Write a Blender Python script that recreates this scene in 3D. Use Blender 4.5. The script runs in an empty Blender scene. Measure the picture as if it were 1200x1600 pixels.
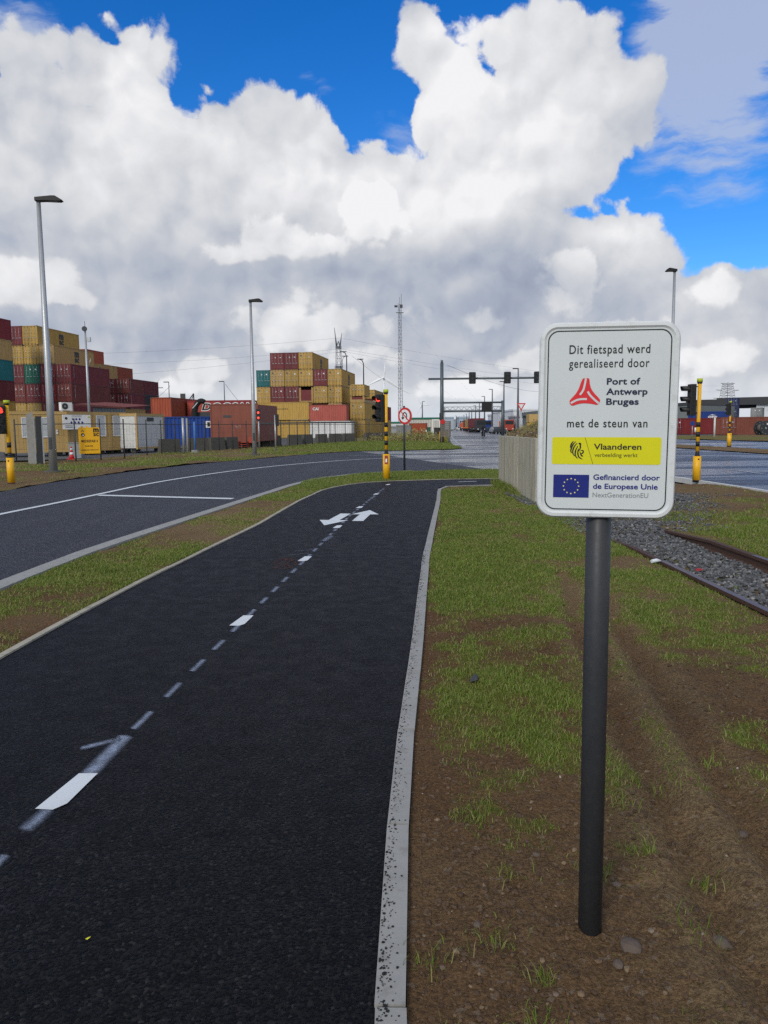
import bpy, bmesh, math, random
import numpy as np
from mathutils import Matrix, Vector
from mathutils.geometry import tessellate_polygon

random.seed(7); RNG = np.random.default_rng(11)
SC = bpy.context.scene
COL = SC.collection

# ------------------------------------------------------------------ camera
EYE = 1.63; PITCH = math.radians(6.32); ROLL = math.radians(0.53)
FW = np.array([0, math.cos(PITCH), -math.sin(PITCH)])
UP0 = np.array([0, math.sin(PITCH), math.cos(PITCH)]); RT0 = np.array([1.0, 0, 0])
RT = RT0*math.cos(ROLL) - UP0*math.sin(ROLL)
UP = UP0*math.cos(ROLL) + RT0*math.sin(ROLL)
cam_data = bpy.data.cameras.new('camera'); cam = bpy.data.objects.new('camera', cam_data); COL.objects.link(cam)
cam_data.sensor_fit = 'VERTICAL'; cam_data.sensor_height = 36; cam_data.lens = 27
cam_data.clip_start = 0.05; cam_data.clip_end = 9000
cam.matrix_world = Matrix(((RT[0], UP[0], -FW[0], 0), (RT[1], UP[1], -FW[1], 0), (RT[2], UP[2], -FW[2], EYE), (0, 0, 0, 1)))
SC.camera = cam

def ray(x, y):
    return FW + RT*(x-600)/1200 + UP*(800-y)/1200
def G(x, y, z=0.0):                 # where the sight line through a photo pixel meets the ground
    d = ray(x, y); t = (z-EYE)/d[2]; return (d[0]*t, d[1]*t)
def P(x, y, Y):                     # the point on that sight line at forward distance Y
    d = ray(x, y); t = Y/d[1]; return (d[0]*t, Y, EYE+d[2]*t)

# ------------------------------------------------------------------ render / exposure
SC.view_settings.view_transform = 'Standard'; SC.view_settings.look = 'None'
SC.view_settings.gamma = 1; SC.view_settings.use_curve_mapping = False
SC.view_settings.exposure = 0.0
SC.render.engine = 'CYCLES'
SC.cycles.use_denoising = False
SC.cycles.max_bounces = 6; SC.cycles.diffuse_bounces = 3; SC.cycles.glossy_bounces = 3; SC.cycles.transparent_max_bounces = 8
SC.cycles.sample_clamp_indirect = 5
SC.cycles.use_adaptive_sampling = True; SC.cycles.adaptive_threshold = 0.008; SC.cycles.adaptive_min_samples = 8

# ------------------------------------------------------------------ sun
SUN_EL, SUN_AZ = math.radians(32), math.radians(205)     # azimuth clockwise from +Y: behind and left of the viewer
sun_data = bpy.data.lights.new('sun', 'SUN'); sun = bpy.data.objects.new('sun', sun_data); COL.objects.link(sun)
sun_data.energy = 2.0; sun_data.angle = math.radians(16); sun_data.color = (1.0, 0.94, 0.85)
sdir = Vector((math.sin(SUN_AZ)*math.cos(SUN_EL), math.cos(SUN_AZ)*math.cos(SUN_EL), math.sin(SUN_EL)))
sun.rotation_euler = sdir.to_track_quat('Z', 'Y').to_euler()

# ------------------------------------------------------------------ node expressions
class NT:
    """A small expression builder: floats and sockets combine into Math nodes."""
    def __init__(s, tree): s.t = tree; s.n = tree.nodes; s.l = tree.links
    def node(s, typ, **kw):
        nd = s.n.new(typ)
        for k, v in kw.items(): setattr(nd, k, v)
        return nd
    def put(s, sock, v):
        if hasattr(v, 'is_output') or isinstance(v, bpy.types.NodeSocket): s.l.new(v, sock)
        else: sock.default_value = v
    def m(s, op, a, b=0.0, c=None, clamp=False):
        nd = s.node('ShaderNodeMath', operation=op, use_clamp=clamp)
        s.put(nd.inputs[0], a); s.put(nd.inputs[1], b)
        if c is not None: s.put(nd.inputs[2], c)
        return nd.outputs[0]
    def add(s, a, b): return s.m('ADD', a, b)
    def sub(s, a, b): return s.m('SUBTRACT', a, b)
    def mul(s, a, b): return s.m('MULTIPLY', a, b)
    def mad(s, a, b, c): return s.m('MULTIPLY_ADD', a, b, c)
    def mx(s, a, b): return s.m('MAXIMUM', a, b)
    def mn(s, a, b): return s.m('MINIMUM', a, b)
    def ramp(s, v, a, b, lo=0.0, hi=1.0, smooth=True):
        nd = s.node('ShaderNodeMapRange'); nd.interpolation_type = 'SMOOTHSTEP' if smooth else 'LINEAR'
        s.put(nd.inputs['Value'], v); s.put(nd.inputs['From Min'], a); s.put(nd.inputs['From Max'], b)
        s.put(nd.inputs['To Min'], lo); s.put(nd.inputs['To Max'], hi); return nd.outputs[0]
    def noise(s, vec, scale, detail=4, rough=0.5, dist=0.0, out=0, lac=2.0):
        nd = s.node('ShaderNodeTexNoise'); s.put(nd.inputs['Vector'], vec); s.put(nd.inputs['Scale'], scale)
        nd.inputs['Detail'].default_value = detail; nd.inputs['Roughness'].default_value = rough
        nd.inputs['Lacunarity'].default_value = lac; nd.inputs['Distortion'].default_value = dist
        return nd.outputs[out]
    def voro(s, vec, scale, feature='F1', detail=0, rough=0.5, out='Distance', smooth=0.3, rnd=1.0):
        nd = s.node('ShaderNodeTexVoronoi', feature=feature); s.put(nd.inputs['Vector'], vec); s.put(nd.inputs['Scale'], scale)
        nd.inputs['Detail'].default_value = detail; nd.inputs['Roughness'].default_value = rough
        nd.inputs['Randomness'].default_value = rnd
        if feature == 'SMOOTH_F1': nd.inputs['Smoothness'].default_value = smooth
        return nd.outputs[out]
    def vmath(s, op, a, b=(0, 0, 0), scale=None):
        nd = s.node('ShaderNodeVectorMath', operation=op); s.put(nd.inputs[0], a)
        if op == 'SCALE': s.put(nd.inputs['Scale'], scale)
        else: s.put(nd.inputs[1], b)
        return nd.outputs[0]
    def mix(s, f, a, b, blend='MIX'):
        nd = s.node('ShaderNodeMix', data_type='RGBA', blend_type=blend)
        s.put(nd.inputs[0], f)
        for sock, v in ((nd.inputs[6], a), (nd.inputs[7], b)):
            if isinstance(v, tuple) and len(v) == 3: v = (*v, 1)
            s.put(sock, v)
        return nd.outputs[2]
    def xyz(s, v):
        nd = s.node('ShaderNodeSeparateXYZ'); s.put(nd.inputs[0], v); return nd.outputs
    def comb(s, x, y, z):
        nd = s.node('ShaderNodeCombineXYZ'); s.put(nd.inputs[0], x); s.put(nd.inputs[1], y); s.put(nd.inputs[2], z); return nd.outputs[0]

# ------------------------------------------------------------------ sky: Nishita blue under procedural cumulus
def build_world():
    w = bpy.data.worlds.new('World'); SC.world = w; w.use_nodes = True
    N = NT(w.node_tree); N.n.clear()
    out = N.node('ShaderNodeOutputWorld'); bg = N.node('ShaderNodeBackground'); N.l.new(bg.outputs[0], out.inputs[0])
    bg.inputs['Strength'].default_value = 0.1
    sky = N.node('ShaderNodeTexSky', sky_type='NISHITA', sun_disc=False, sun_elevation=SUN_EL, sun_rotation=SUN_AZ)
    sky.altitude = 0; sky.air_density = 1.0; sky.dust_density = 0.3; sky.ozone_density = 2.5
    tc = N.node('ShaderNodeTexCoord'); d = tc.outputs['Generated']
    # domain warp, fine and coarse, so that every outline billows
    def warp(v, scale, amt, det):
        n = N.noise(v, scale, det, .55, out=1)
        return N.vmath('ADD', v, N.vmath('SCALE', N.vmath('SUBTRACT', n, (.5, .5, .5)), scale=amt))
    dw = warp(warp(d, 7.0, .022, 2), 19.0, .024, 5)
    def angles(v):
        x, y, z = N.xyz(v)
        return N.m('ARCTAN2', x, y), N.m('ARCTAN2', z, N.m('SQRT', N.mad(x, x, N.mul(y, y))))
    az, el = angles(dw)
    K = 1/1200.0
    def ang(px, py):
        v = ray(px, py); return math.atan2(v[0], v[1]), math.atan2(v[2], math.hypot(v[0], v[1]))
    def q2(b, A=None, E=None):
        px, py, rx, ry = b[:4]; a0, e0 = ang(px, py)
        cs = math.cos(e0)
        u = N.mad(A or az, 1200/rx*.92, -a0*1200/rx*.92); v = N.mad(E or el, 1200/ry, -e0*1200/ry)
        return N.mad(u, u, N.mul(v, v))
    def cover(bl):                       # signed size-normalised distance, positive inside
        acc = None
        for b in bl:
            r = math.sqrt(b[2]*b[3])/100
            f = N.mad(N.m('SQRT', q2(b)), -r, r)
            acc = f if acc is None else N.m('SMOOTH_MAX', acc, f, .12)
        return acc
    def glow(bl, A, E):
        acc = 0.0
        for b in bl:
            g = N.m('EXPONENT', N.mul(q2(b, A, E), -1.0))
            acc = N.mad(g, b[4], acc)
        return acc
    # billows: rounded cells at falling scales
    def billow(v, sc):
        f = N.voro(v, sc, 'F1', 2, .5)
        return N.sub(.95, N.mul(f, f))
    b1 = billow(dw, 13.0)
    fine = N.noise(dw, 34.0, 7, .62)
    lsh = N.vmath('ADD', dw, (-.012, -.004, .02))      # the same field a step towards the light
    b1l = billow(lsh, 13.0)
    finel = N.noise(lsh, 34.0, 5, .62)
    big = N.noise(d, 3.0, 5, .55)
    b0 = N.sub(.9, N.voro(dw, 6.5, 'F1', 1, .5))
    relief = N.add(N.mul(N.sub(b1, b1l), .26), N.mul(N.sub(fine, finel), .30))
    # front cumulus
    front = cover([
        (165,108,92,88),(60,150,80,90),(215,190,70,110),(395,190,62,60),(325,205,55,60),(465,235,70,80),(250,300,190,120),(60,330,260,190),
        (400,400,420,190),(520,420,160,110),(640,400,160,110),
        (668,40,48,80),(690,110,60,90),(700,60,30,60),(730,180,60,90),(665,200,34,60),(725,120,55,70),(700,190,60,80),(850,125,115,95),(880,50,44,44),(780,85,50,50),(960,140,50,50),(1005,118,32,32),(925,215,95,80),(790,250,130,120),(700,340,150,110),(1000,205,30,40),
        (960,375,75,70),(1005,420,60,55),(1050,490,130,68),(1170,480,110,62),(880,470,120,100),(760,440,200,120)])
    edge = N.add(N.mul(N.sub(b1, .52), .30), N.mul(N.sub(fine, .5), .42))
    F = N.add(N.add(front, .03), N.mul(edge, N.ramp(front, -.16, .02, .0, 1.0)))
    aF = N.ramp(F, -.03, .10)
    # the bank below, down to the horizon: soft
    bank = cover([(520,600,900,190),(300,480,520,120),(720,480,300,110),(1150,600,300,120)])
    aB = N.ramp(N.add(bank, N.mul(edge, .8)), -.05, .35)
    # elsewhere over the sky: unseen broken cumulus, cover raised for whiter ambient light
    frame = q2((600,420,1000,900), *angles(d))
    outside = N.ramp(frame, 1.0, 1.9)
    gen = N.add(N.mul(N.sub(big, .36), 3.0), N.mul(edge, .5))
    aG = N.mul(N.ramp(gen, 0, .35), outside)
    # brightness inside the clouds
    A1, E1 = angles(warp(warp(d, 6.0, .025, 2), 16.0, .03, 5))
    br = glow([
        (130,110,150,90,.22),(230,110,60,80,.16),(340,210,180,80,.20),(480,230,90,70,.20),(60,300,140,90,.26),(300,290,240,70,.08),
        (790,190,190,160,.46),(690,60,50,80,.16),(720,330,120,50,.20),(960,370,70,50,.34),(1020,430,60,40,.20),
        (560,330,120,60,.20),(40,440,90,40,.16),(480,475,110,38,.14),(1130,455,70,40,.14),
        (420,540,120,30,.06),(1050,540,140,50,.16),(300,620,400,40,.20),(900,630,500,40,.24),(420,560,200,40,.08),
        (250,425,240,50,-.04),(540,425,120,26,-.10),(800,430,110,70,-.30),(690,490,150,36,-.20),(120,520,160,24,-.10),(740,570,110,22,-.12),
        (860,335,50,22,-.14),(330,520,60,24,-.14),(1150,520,60,22,-.12),(125,95,26,50,-.10),(150,395,120,34,-.08),(230,560,120,22,-.14),(900,560,90,22,-.05)], A1, E1)
    mid = cover([(430,372,85,36),(510,385,60,24),(375,392,45,22),(585,335,60,60),(45,440,75,42),(110,470,70,26),(465,470,55,32),(540,500,70,40),(420,500,60,26),(890,440,55,45),(1120,455,50,30),(990,520,70,34),(640,490,34,16),(250,600,70,20),(700,610,90,22),(960,610,90,24),(560,560,70,24),(480,520,80,30),(330,575,60,20),(820,560,60,22),(60,540,60,18),(1120,560,70,26),(760,500,40,16)])
    mm = N.ramp(N.add(mid, N.mul(edge, .95)), -.05, .12)
    val = N.add(N.add(.45, br), N.mul(relief, .62))
    val = N.add(val, N.mul(N.sub(b0, .42), .17))
    val = N.add(val, N.mul(mm, .27))
    val = N.add(val, N.mul(N.sub(N.noise(dw, 5.0, 6, .5), .47), .36))
    cr = N.node('ShaderNodeValToRGB'); N.l.new(val, cr.inputs[0])
    e = cr.color_ramp.elements; e[0].position = .05; e[0].color = (.30, .345, .45, 1); e[1].position = .98; e[1].color = (.90, .90, .92, 1)
    for pos, c in ((.28, (.41, .455, .55, 1)), (.52, (.56, .585, .64, 1)), (.76, (.73, .74, .765, 1))):
        x = e.new(pos); x.color = c
    cloud = cr.outputs[0]
    # thin wisps to the right, upper corners
    st = N.vmath('MULTIPLY', dw, (8, 8, 34))
    wn = N.noise(st, 1.0, 5, .6)
    wreg = glow([(1100,250,130,130,1.25),(1130,30,95,85,3.0),(20,60,80,70,1.5),(560,170,120,40,.7),(490,125,40,22,.8),(640,240,60,50,.9)], A1, E1)
    aW = N.mul(N.ramp(N.mul(wn, wreg), .42, .80), .75)
    wisp = (.50, .56, .70, 1)
    # blue of the sky, deepened like the phone rendered it
    x, y, z = N.xyz(d)
    hs = N.node('ShaderNodeHueSaturation'); N.l.new(sky.outputs[0], hs.inputs['Color'])
    hs.inputs['Saturation'].default_value = 1.42; hs.inputs['Value'].default_value = 1.15; hs.inputs['Hue'].default_value = .505
    blue = N.mix(1.0, hs.outputs[0], (.72, 1.02, 1.30), 'MULTIPLY')
    ten = lambda c: N.vmath('SCALE', c, scale=10.0)
    c = N.mix(aW, blue, ten(wisp[:3]))
    c = N.mix(aG, c, ten(N.mix(N.ramp(gen, .1, 1.2), (.86, .87, .9), (.46, .5, .58))))
    c = N.mix(aB, c, ten(cloud))
    c = N.mix(aF, c, ten(cloud))
    hz = N.ramp(z, .0, .07, .55, 0.0)
    c = N.mix(hz, c, ten((.70, .76, .84)))
    c = N.mix(N.ramp(z, -.02, -.002, 1, 0), c, ten((.12, .12, .11)))
    N.l.new(c, bg.inputs['Color'])
    w.cycles.sampling_method = 'MANUAL'; w.cycles.sample_map_resolution = 512
build_world()

# ------------------------------------------------------------------ materials
MATS = {}
def new_mat(name):
    m = bpy.data.materials.new(name); m.use_nodes = True
    N = NT(m.node_tree); N.n.clear()
    out = N.node('ShaderNodeOutputMaterial'); b = N.node('ShaderNodeBsdfPrincipled'); N.l.new(b.outputs[0], out.inputs[0])
    b.inputs['Specular IOR Level'].default_value = 0.35
    MATS[name] = m
    return m, N, b, out
def bump(N, b, h, strength=.5, dist=.01):
    nd = N.node('ShaderNodeBump'); nd.inputs['Strength'].default_value = strength; nd.inputs['Distance'].default_value = dist
    N.l.new(h, nd.inputs['Height']); N.l.new(nd.outputs[0], b.inputs['Normal'])
def paint(name, col, rough=.5, metal=0.0, var=.25, scale=3.0, dirt=(.10, .085, .07), dirty=.25, bmp=0.0):
    """Painted or plain surface: base colour with faint mottling and grime."""
    if name in MATS: return MATS[name]
    m, N, b, out = new_mat(name)
    geo = N.node('ShaderNodeNewGeometry'); p = geo.outputs['Position']
    oi = N.node('ShaderNodeObjectInfo')
    pv = N.vmath('ADD', p, N.vmath('SCALE', (13.1, 7.7, 5.3), scale=oi.outputs['Random']))
    n1 = N.noise(pv, scale, 5, .6); n2 = N.noise(pv, scale*5, 3, .6)
    c = N.mix(N.ramp(n1, .3, .7, 0, var), col, tuple(x*.72 for x in col))
    c = N.mix(N.mul(N.ramp(n2, .5, .75), dirty), c, dirt)
    N.l.new(c, b.inputs['Base Color']); b.inputs['Metallic'].default_value = metal
    N.put(b.inputs['Roughness'], N.ramp(n2, .2, .8, rough*.85, min(1, rough*1.15)))
    if bmp: bump(N, b, n2, bmp, .01)
    return m
def emis(name, col, s):
    if name in MATS: return MATS[name]
    m, N, b, out = new_mat(name)
    b.inputs['Base Color'].default_value = (*col, 1); b.inputs['Emission Color'].default_value = (*col, 1); b.inputs['Emission Strength'].default_value = s
    return m
def box_paint(name, col):
    """Container steel: per-object tone, vertical grime streaks, rust blooms."""
    if name in MATS: return MATS[name]
    m, N, b, out = new_mat(name)
    tc = N.node('ShaderNodeTexCoord'); oi = N.node('ShaderNodeObjectInfo'); rnd = oi.outputs['Random']
    p = N.vmath('ADD', tc.outputs['Object'], N.vmath('SCALE', (31.0, 17.0, 9.0), scale=rnd))
    streak = N.noise(N.vmath('MULTIPLY', p, (3.2, 3.2, .35)), 1.0, 5, .65)
    blot = N.noise(p, .8, 5, .6); rust = N.noise(p, 2.6, 6, .7)
    tone = N.ramp(rnd, 0, 1, .78, 1.18, smooth=False)
    c = N.vmath('SCALE', tuple(col), scale=tone)
    c = N.mix(N.ramp(streak, .42, .72, 0, .45), c, tuple(x*.5 for x in col))
    c = N.mix(N.ramp(blot, .45, .75, 0, .3), c, tuple(min(1, x*1.2+.03) for x in col))
    c = N.mix(N.ramp(rust, .62, .70, 0, .65), c, (.11, .045, .022))
    N.l.new(c, b.inputs['Base Color']); b.inputs['Roughness'].default_value = .62
    return m

paint('galv', (.40, .42, .43), .45, .55, .3, 4)
paint('dark_post', (.034, .037, .042), .50, .0, .3, 9, dirty=.12)
paint('black_plastic', (.012, .012, .013), .5)
paint('signal_yellow', (.78, .42, .012), .45, 0, .12, 3, dirty=.18)
paint('signal_black', (.012, .012, .012), .5, dirty=.1)
paint('cap_green', (.42, .50, .03), .5)
paint('white_sheet', (.56, .605, .605), .38, 0, .10, 5, dirty=.04)
paint('white_rim', (.62, .65, .65), .35, 0, .12, 6, (.25, .24, .2), .25)
paint('ink', (.012, .013, .016), .5, dirty=0, var=0)
paint('navy_ink', (.012, .020, .055), .5, dirty=0, var=0)
paint('eu_blue', (.006, .016, .17), .45, dirty=0, var=.05)
paint('eu_text', (.015, .018, .18), .45, dirty=0, var=0)
paint('grey_ink', (.20, .23, .24), .5, dirty=0, var=0)
paint('logo_red', (.62, .022, .030), .45, dirty=0, var=.05)
paint('panel_yellow', (.62, .60, .004), .42, dirty=0, var=.06)
paint('star_yellow', (.75, .72, .30), .4, dirty=0, var=0)
paint('traffic_red', (.52, .02, .022), .45, dirty=.1)
paint('white', (.72, .73, .72), .5)
paint('off_white', (.58, .59, .57), .6, 0, .3, 2, dirty=.35)
paint('concrete', (.37, .345, .27), .88, 0, .5, 2.0, (.10, .09, .07), .5, .4)
paint('concrete_grey', (.30, .30, .280), .85, 0, .4, 3.0, (.12, .11, .10), .4, .3)
paint('concrete_dark', (.085, .082, .072), .9, 0, .5, 1.5, (.04, .045, .03), .5, .3)
paint('rail_rust', (.085, .045, .030), .75, .2, .5, 12, (.035, .02, .015), .6, .5)
paint('rail_top', (.17, .12, .10), .45, .5, .4, 12)
paint('office_tan', (.46, .31, .115), .6, 0, .25, 1.2, (.20, .14, .07), .3)
paint('blind', (.50, .53, .55), .6)
paint('frame_dark', (.05, .05, .05), .6)
paint('rubber', (.012, .012, .013), .85)
paint('steel_dark', (.045, .050, .055), .5, .4)
paint('gantry', (.10, .125, .135), .5, .5)
paint('wood_grey', (.16, .145, .125), .85, 0, .5, 6)
paint('glass_dark', (.02, .025, .03), .12)
paint('shed_grey', (.16, .18, .18), .7, .1, .3, 1)
paint('far_beige', (.46, .44, .38), .8, 0, .2, .3)
paint('far_white', (.62, .64, .66), .8, 0, .2, .1)
paint('far_blue', (.33, .40, .48), .8, 0, .25, .08)
paint('far_grey', (.30, .32, .34), .8, 0, .25, .08)
paint('dark_fascia', (.035, .037, .04), .6)
paint('orange', (.70, .10, .012), .5)
paint('hot_orange', (.75, .16, .012), .5)
paint('bright_red', (.34, .05, .03), .55)
paint('snow_white', (.80, .81, .82), .5, dirty=0)
paint('cloth_blue', (.012, .014, .02), .9)
paint('turbine_white', (.75, .77, .79), .5, dirty=0, var=.05)
paint('lattice', (.22, .23, .25), .6, .3)
paint('litter_red', (.5, .04, .05), .6); paint('litter_white', (.6, .66, .68), .4)
paint('stone_a', (.105, .080, .062), .9, 0, .5, 20, bmp=.3)
paint('crumb', (.010, .010, .011), .8)
def streaked():
    m, N, b, out = new_mat('concrete_wall')
    p = N.node('ShaderNodeNewGeometry').outputs['Position']; oi = N.node('ShaderNodeObjectInfo')
    s1 = N.noise(N.vmath('MULTIPLY', p, (2.2, 2.2, .5)), 1.0, 5, .65); s2 = N.noise(N.vmath('MULTIPLY', p, (9, 9, 1.2)), 1.0, 4, .6); n = N.noise(p, 2.2, 6, .65); nf = N.noise(p, 38, 5, .7)
    c = N.vmath('SCALE', (.40, .37, .285), scale=N.ramp(oi.outputs['Random'], 0, 1, .85, 1.1, smooth=False))
    c = N.mix(N.ramp(s1, .45, .70, 0, .55), c, (.17, .155, .125)); c = N.mix(N.ramp(s2, .55, .75, 0, .4), c, (.11, .10, .085))
    c = N.mix(N.ramp(n, .5, .72, 0, .5), c, (.22, .22, .15)); c = N.mix(N.ramp(nf, .6, .75, 0, .35), c, (.10, .09, .08))
    N.l.new(c, b.inputs['Base Color']); b.inputs['Roughness'].default_value = .9; bump(N, b, nf, .5, .01)
streaked()
emis('lamp_red', (1.0, .06, .04), 1.6)
CC = {'yellow': (.40, .255, .060), 'tan': (.37, .24, .085), 'maroon': (.150, .024, .028), 'brownred': (.175, .038, .030), 'red': (.20, .018, .020),
      'teal': (.010, .135, .145), 'green': (.008, .13, .085), 'orange': (.30, .060, .025), 'rust': (.20, .056, .033), 'pink': (.42, .10, .075), 'blue': (.010, .045, .22),
      'skyblue': (.05, .14, .34), 'navy': (.012, .020, .075), 'whitebox': (.55, .56, .54), 'grey': (.20, .21, .21), 'dark': (.03, .03, .032)}
for k, v in CC.items(): box_paint('box_'+k, v)

# ------------------------------------------------------------------ mesh building
class MB:
    """Collects shapes; build() links them as one mesh object."""
    def __init__(s): s.v = []; s.f = []; s.mi = []; s.mats = []; s.cur = 0; s.smooth = []
    def mat(s, name):
        if name not in s.mats: s.mats.append(name)
        s.cur = s.mats.index(name); return s
    def faces(s, vs, fs, smooth=False):
        o = len(s.v); s.v.extend([tuple(map(float, v)) for v in vs])
        for f in fs: s.f.append(tuple(i+o for i in f)); s.mi.append(s.cur); s.smooth.append(smooth)
        return s
    def box(s, c, size, rz=0.0, M=None):
        hx, hy, hz = size[0]/2, size[1]/2, size[2]/2
        vs = [(x, y, z) for x in (-hx, hx) for y in (-hy, hy) for z in (-hz, hz)]
        if M is not None: vs = [tuple(M @ Vector(v)) for v in vs]
        ca, sa = math.cos(rz), math.sin(rz)
        vs = [(c[0]+x*ca-y*sa, c[1]+x*sa+y*ca, c[2]+z) for x, y, z in vs]
        return s.faces(vs, [(0, 1, 3, 2), (4, 6, 7, 5), (0, 4, 5, 1), (2, 3, 7, 6), (0, 2, 6, 4), (1, 5, 7, 3)])
    def b2(s, a, b):        # box from two corners
        return s.box([(a[i]+b[i])/2 for i in range(3)], [abs(b[i]-a[i]) for i in range(3)])
    def tube(s, pts, r, n=10, caps=True, smooth=True):
        pts = [Vector(p) for p in pts]; rs = r if isinstance(r, (list, tuple)) else [r]*len(pts)
        vs = []; 
        for i, p in enumerate(pts):
            t = (pts[min(i+1, len(pts)-1)]-pts[max(i-1, 0)]).normalized()
            a = Vector((0, 0, 1)) if abs(t.z) < .9 else Vector((0, 1, 0))
            u = t.cross(a).normalized(); w = t.cross(u).normalized()
            for k in range(n):
                th = 2*math.pi*k/n; vs.append(p+u*math.cos(th)*rs[i]+w*math.sin(th)*rs[i])
        fs = []
        for i in range(len(pts)-1):
            for k in range(n):
                a = i*n+k; b = i*n+(k+1) % n; fs.append((a, b, b+n, a+n))
        s.faces(vs, fs, smooth)
        if caps:
            o = len(s.v)-len(vs)
            s.f.append(tuple(o+k for k in reversed(range(n)))); s.mi.append(s.cur); s.smooth.append(False)
            s.f.append(tuple(o+(len(pts)-1)*n+k for k in range(n))); s.mi.append(s.cur); s.smooth.append(False)
        return s
    def cyl(s, c, r, h, n=20, axis='z'):
        d = {'z': (0, 0, h/2), 'y': (0, h/2, 0), 'x': (h/2, 0, 0)}[axis]
        c = Vector(c); d = Vector(d); return s.tube([c-d, c+d], r, n)
    def poly(s, pts, z0, z1=None):
        """Flat polygon in XY (optionally extruded from z0 up to z1)."""
        tris = tessellate_polygon([[Vector((p[0], p[1], 0)) for p in pts]])
        n = len(pts); area = sum(pts[i][0]*pts[(i+1) % n][1]-pts[(i+1) % n][0]*pts[i][1] for i in range(n))
        def fix(t):
            a, b, c = (pts[i] for i in t); cr = (b[0]-a[0])*(c[1]-a[1])-(b[1]-a[1])*(c[0]-a[0])
            return tuple(t) if cr > 0 else tuple(reversed(t))
        tris = [fix(t) for t in tris]
        zt = z0 if z1 is None else z1
        s.faces([(p[0], p[1], zt) for p in pts], tris)
        if z1 is not None:
            s.faces([(p[0], p[1], z0) for p in pts]+[(p[0], p[1], z1) for p in pts],
                    [(i, (i+1) % n, (i+1) % n+n, i+n) if area > 0 else ((i+1) % n, i, i+n, (i+1) % n+n) for i in range(n)])
        return s
    def mesh(s, name):
        me = bpy.data.meshes.new(name); me.from_pydata(s.v, [], s.f)
        for m in s.mats: me.materials.append(MATS[m])
        me.polygons.foreach_set('material_index', s.mi); me.polygons.foreach_set('use_smooth', s.smooth)
        me.update(); return me
    def build(s, name, parent=None, loc=None, bevel=0.0):
        o = bpy.data.objects.new(name, s.mesh(name)); COL.objects.link(o)
        if parent is not None: o.parent = parent
        if loc is not None: o.location = loc
        if bevel:
            md = o.modifiers.new('bevel', 'BEVEL'); md.width = bevel; md.segments = 2; md.limit_method = 'ANGLE'
        return o
def tag(o, label=None, cat=None, group=None, kind=None):
    if label: o['label'] = label
    if cat: o['category'] = cat
    if group: o['group'] = group
    if kind: o['kind'] = kind
    return o
def thing(name, label, cat, loc=(0, 0, 0), rz=0.0, group=None):
    o = bpy.data.objects.new(name, None); COL.objects.link(o); o.location = loc; o.rotation_euler = (0, 0, rz)
    o.empty_display_size = .2
    return tag(o, label, cat, group)
def inst(name, me, parent, loc=(0, 0, 0), rot=(0, 0, 0), sc=(1, 1, 1)):
    o = bpy.data.objects.new(name, me); COL.objects.link(o); o.parent = parent
    o.location = loc; o.rotation_euler = rot; o.scale = sc; return o
def kids(o): return [c for c in bpy.data.objects if c.parent == o]
def copy_tree(o, loc, rz=None, label=None):
    def rec(a, par):
        c = a.copy(); COL.objects.link(c)
        if par is not None: c.parent = par
        for ch in a_children[a.name]: rec(ch, c)
        return c
    a_children = {}
    for x in bpy.data.objects: a_children.setdefault(x.name, [])
    for x in bpy.data.objects:
        if x.parent: a_children[x.parent.name].append(x)
    c = rec(o, None); c.location = loc
    if rz is not None: c.rotation_euler = (0, 0, rz)
    if label: c['label'] = label
    return c
ORD = ['first', 'second', 'third', 'fourth', 'fifth', 'sixth', 'seventh', 'eighth', 'ninth', 'tenth', 'eleventh', 'twelfth', 'thirteenth', 'fourteenth', 'fifteenth', 'sixteenth', 'seventeenth', 'eighteenth', 'nineteenth', 'twentieth']

def text_mesh(body, mat, w, h_ref=None, bold=0.0, depth=0.0, shear=0.0, space=1.0):
    """Lettering as a flat mesh in XY, scaled so that it spans w; returns mesh, height factor."""
    cu = bpy.data.curves.new('lettering', 'FONT'); cu.body = body; cu.offset = bold; cu.extrude = depth; cu.shear = shear; cu.space_character = space
    cu.resolution_u = 4
    o = bpy.data.objects.new('tmp', cu); COL.objects.link(o)
    dg = bpy.context.evaluated_depsgraph_get(); dg.update()
    me = bpy.data.meshes.new_from_object(o.evaluated_get(dg)); bpy.data.objects.remove(o)
    co = np.empty(len(me.vertices)*3); me.vertices.foreach_get('co', co); co = co.reshape(-1, 3)
    x0, x1 = co[:, 0].min(), co[:, 0].max(); s = w/(x1-x0)
    co[:, 0] = (co[:, 0]-x0)*s
    sy = s if h_ref is None else h_ref/.729          # cap height of the built-in face is about .73
    co[:, 1] *= sy
    me.vertices.foreach_set('co', co.ravel()); me.materials.clear(); me.materials.append(MATS[mat]); me.update()
    return me

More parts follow.
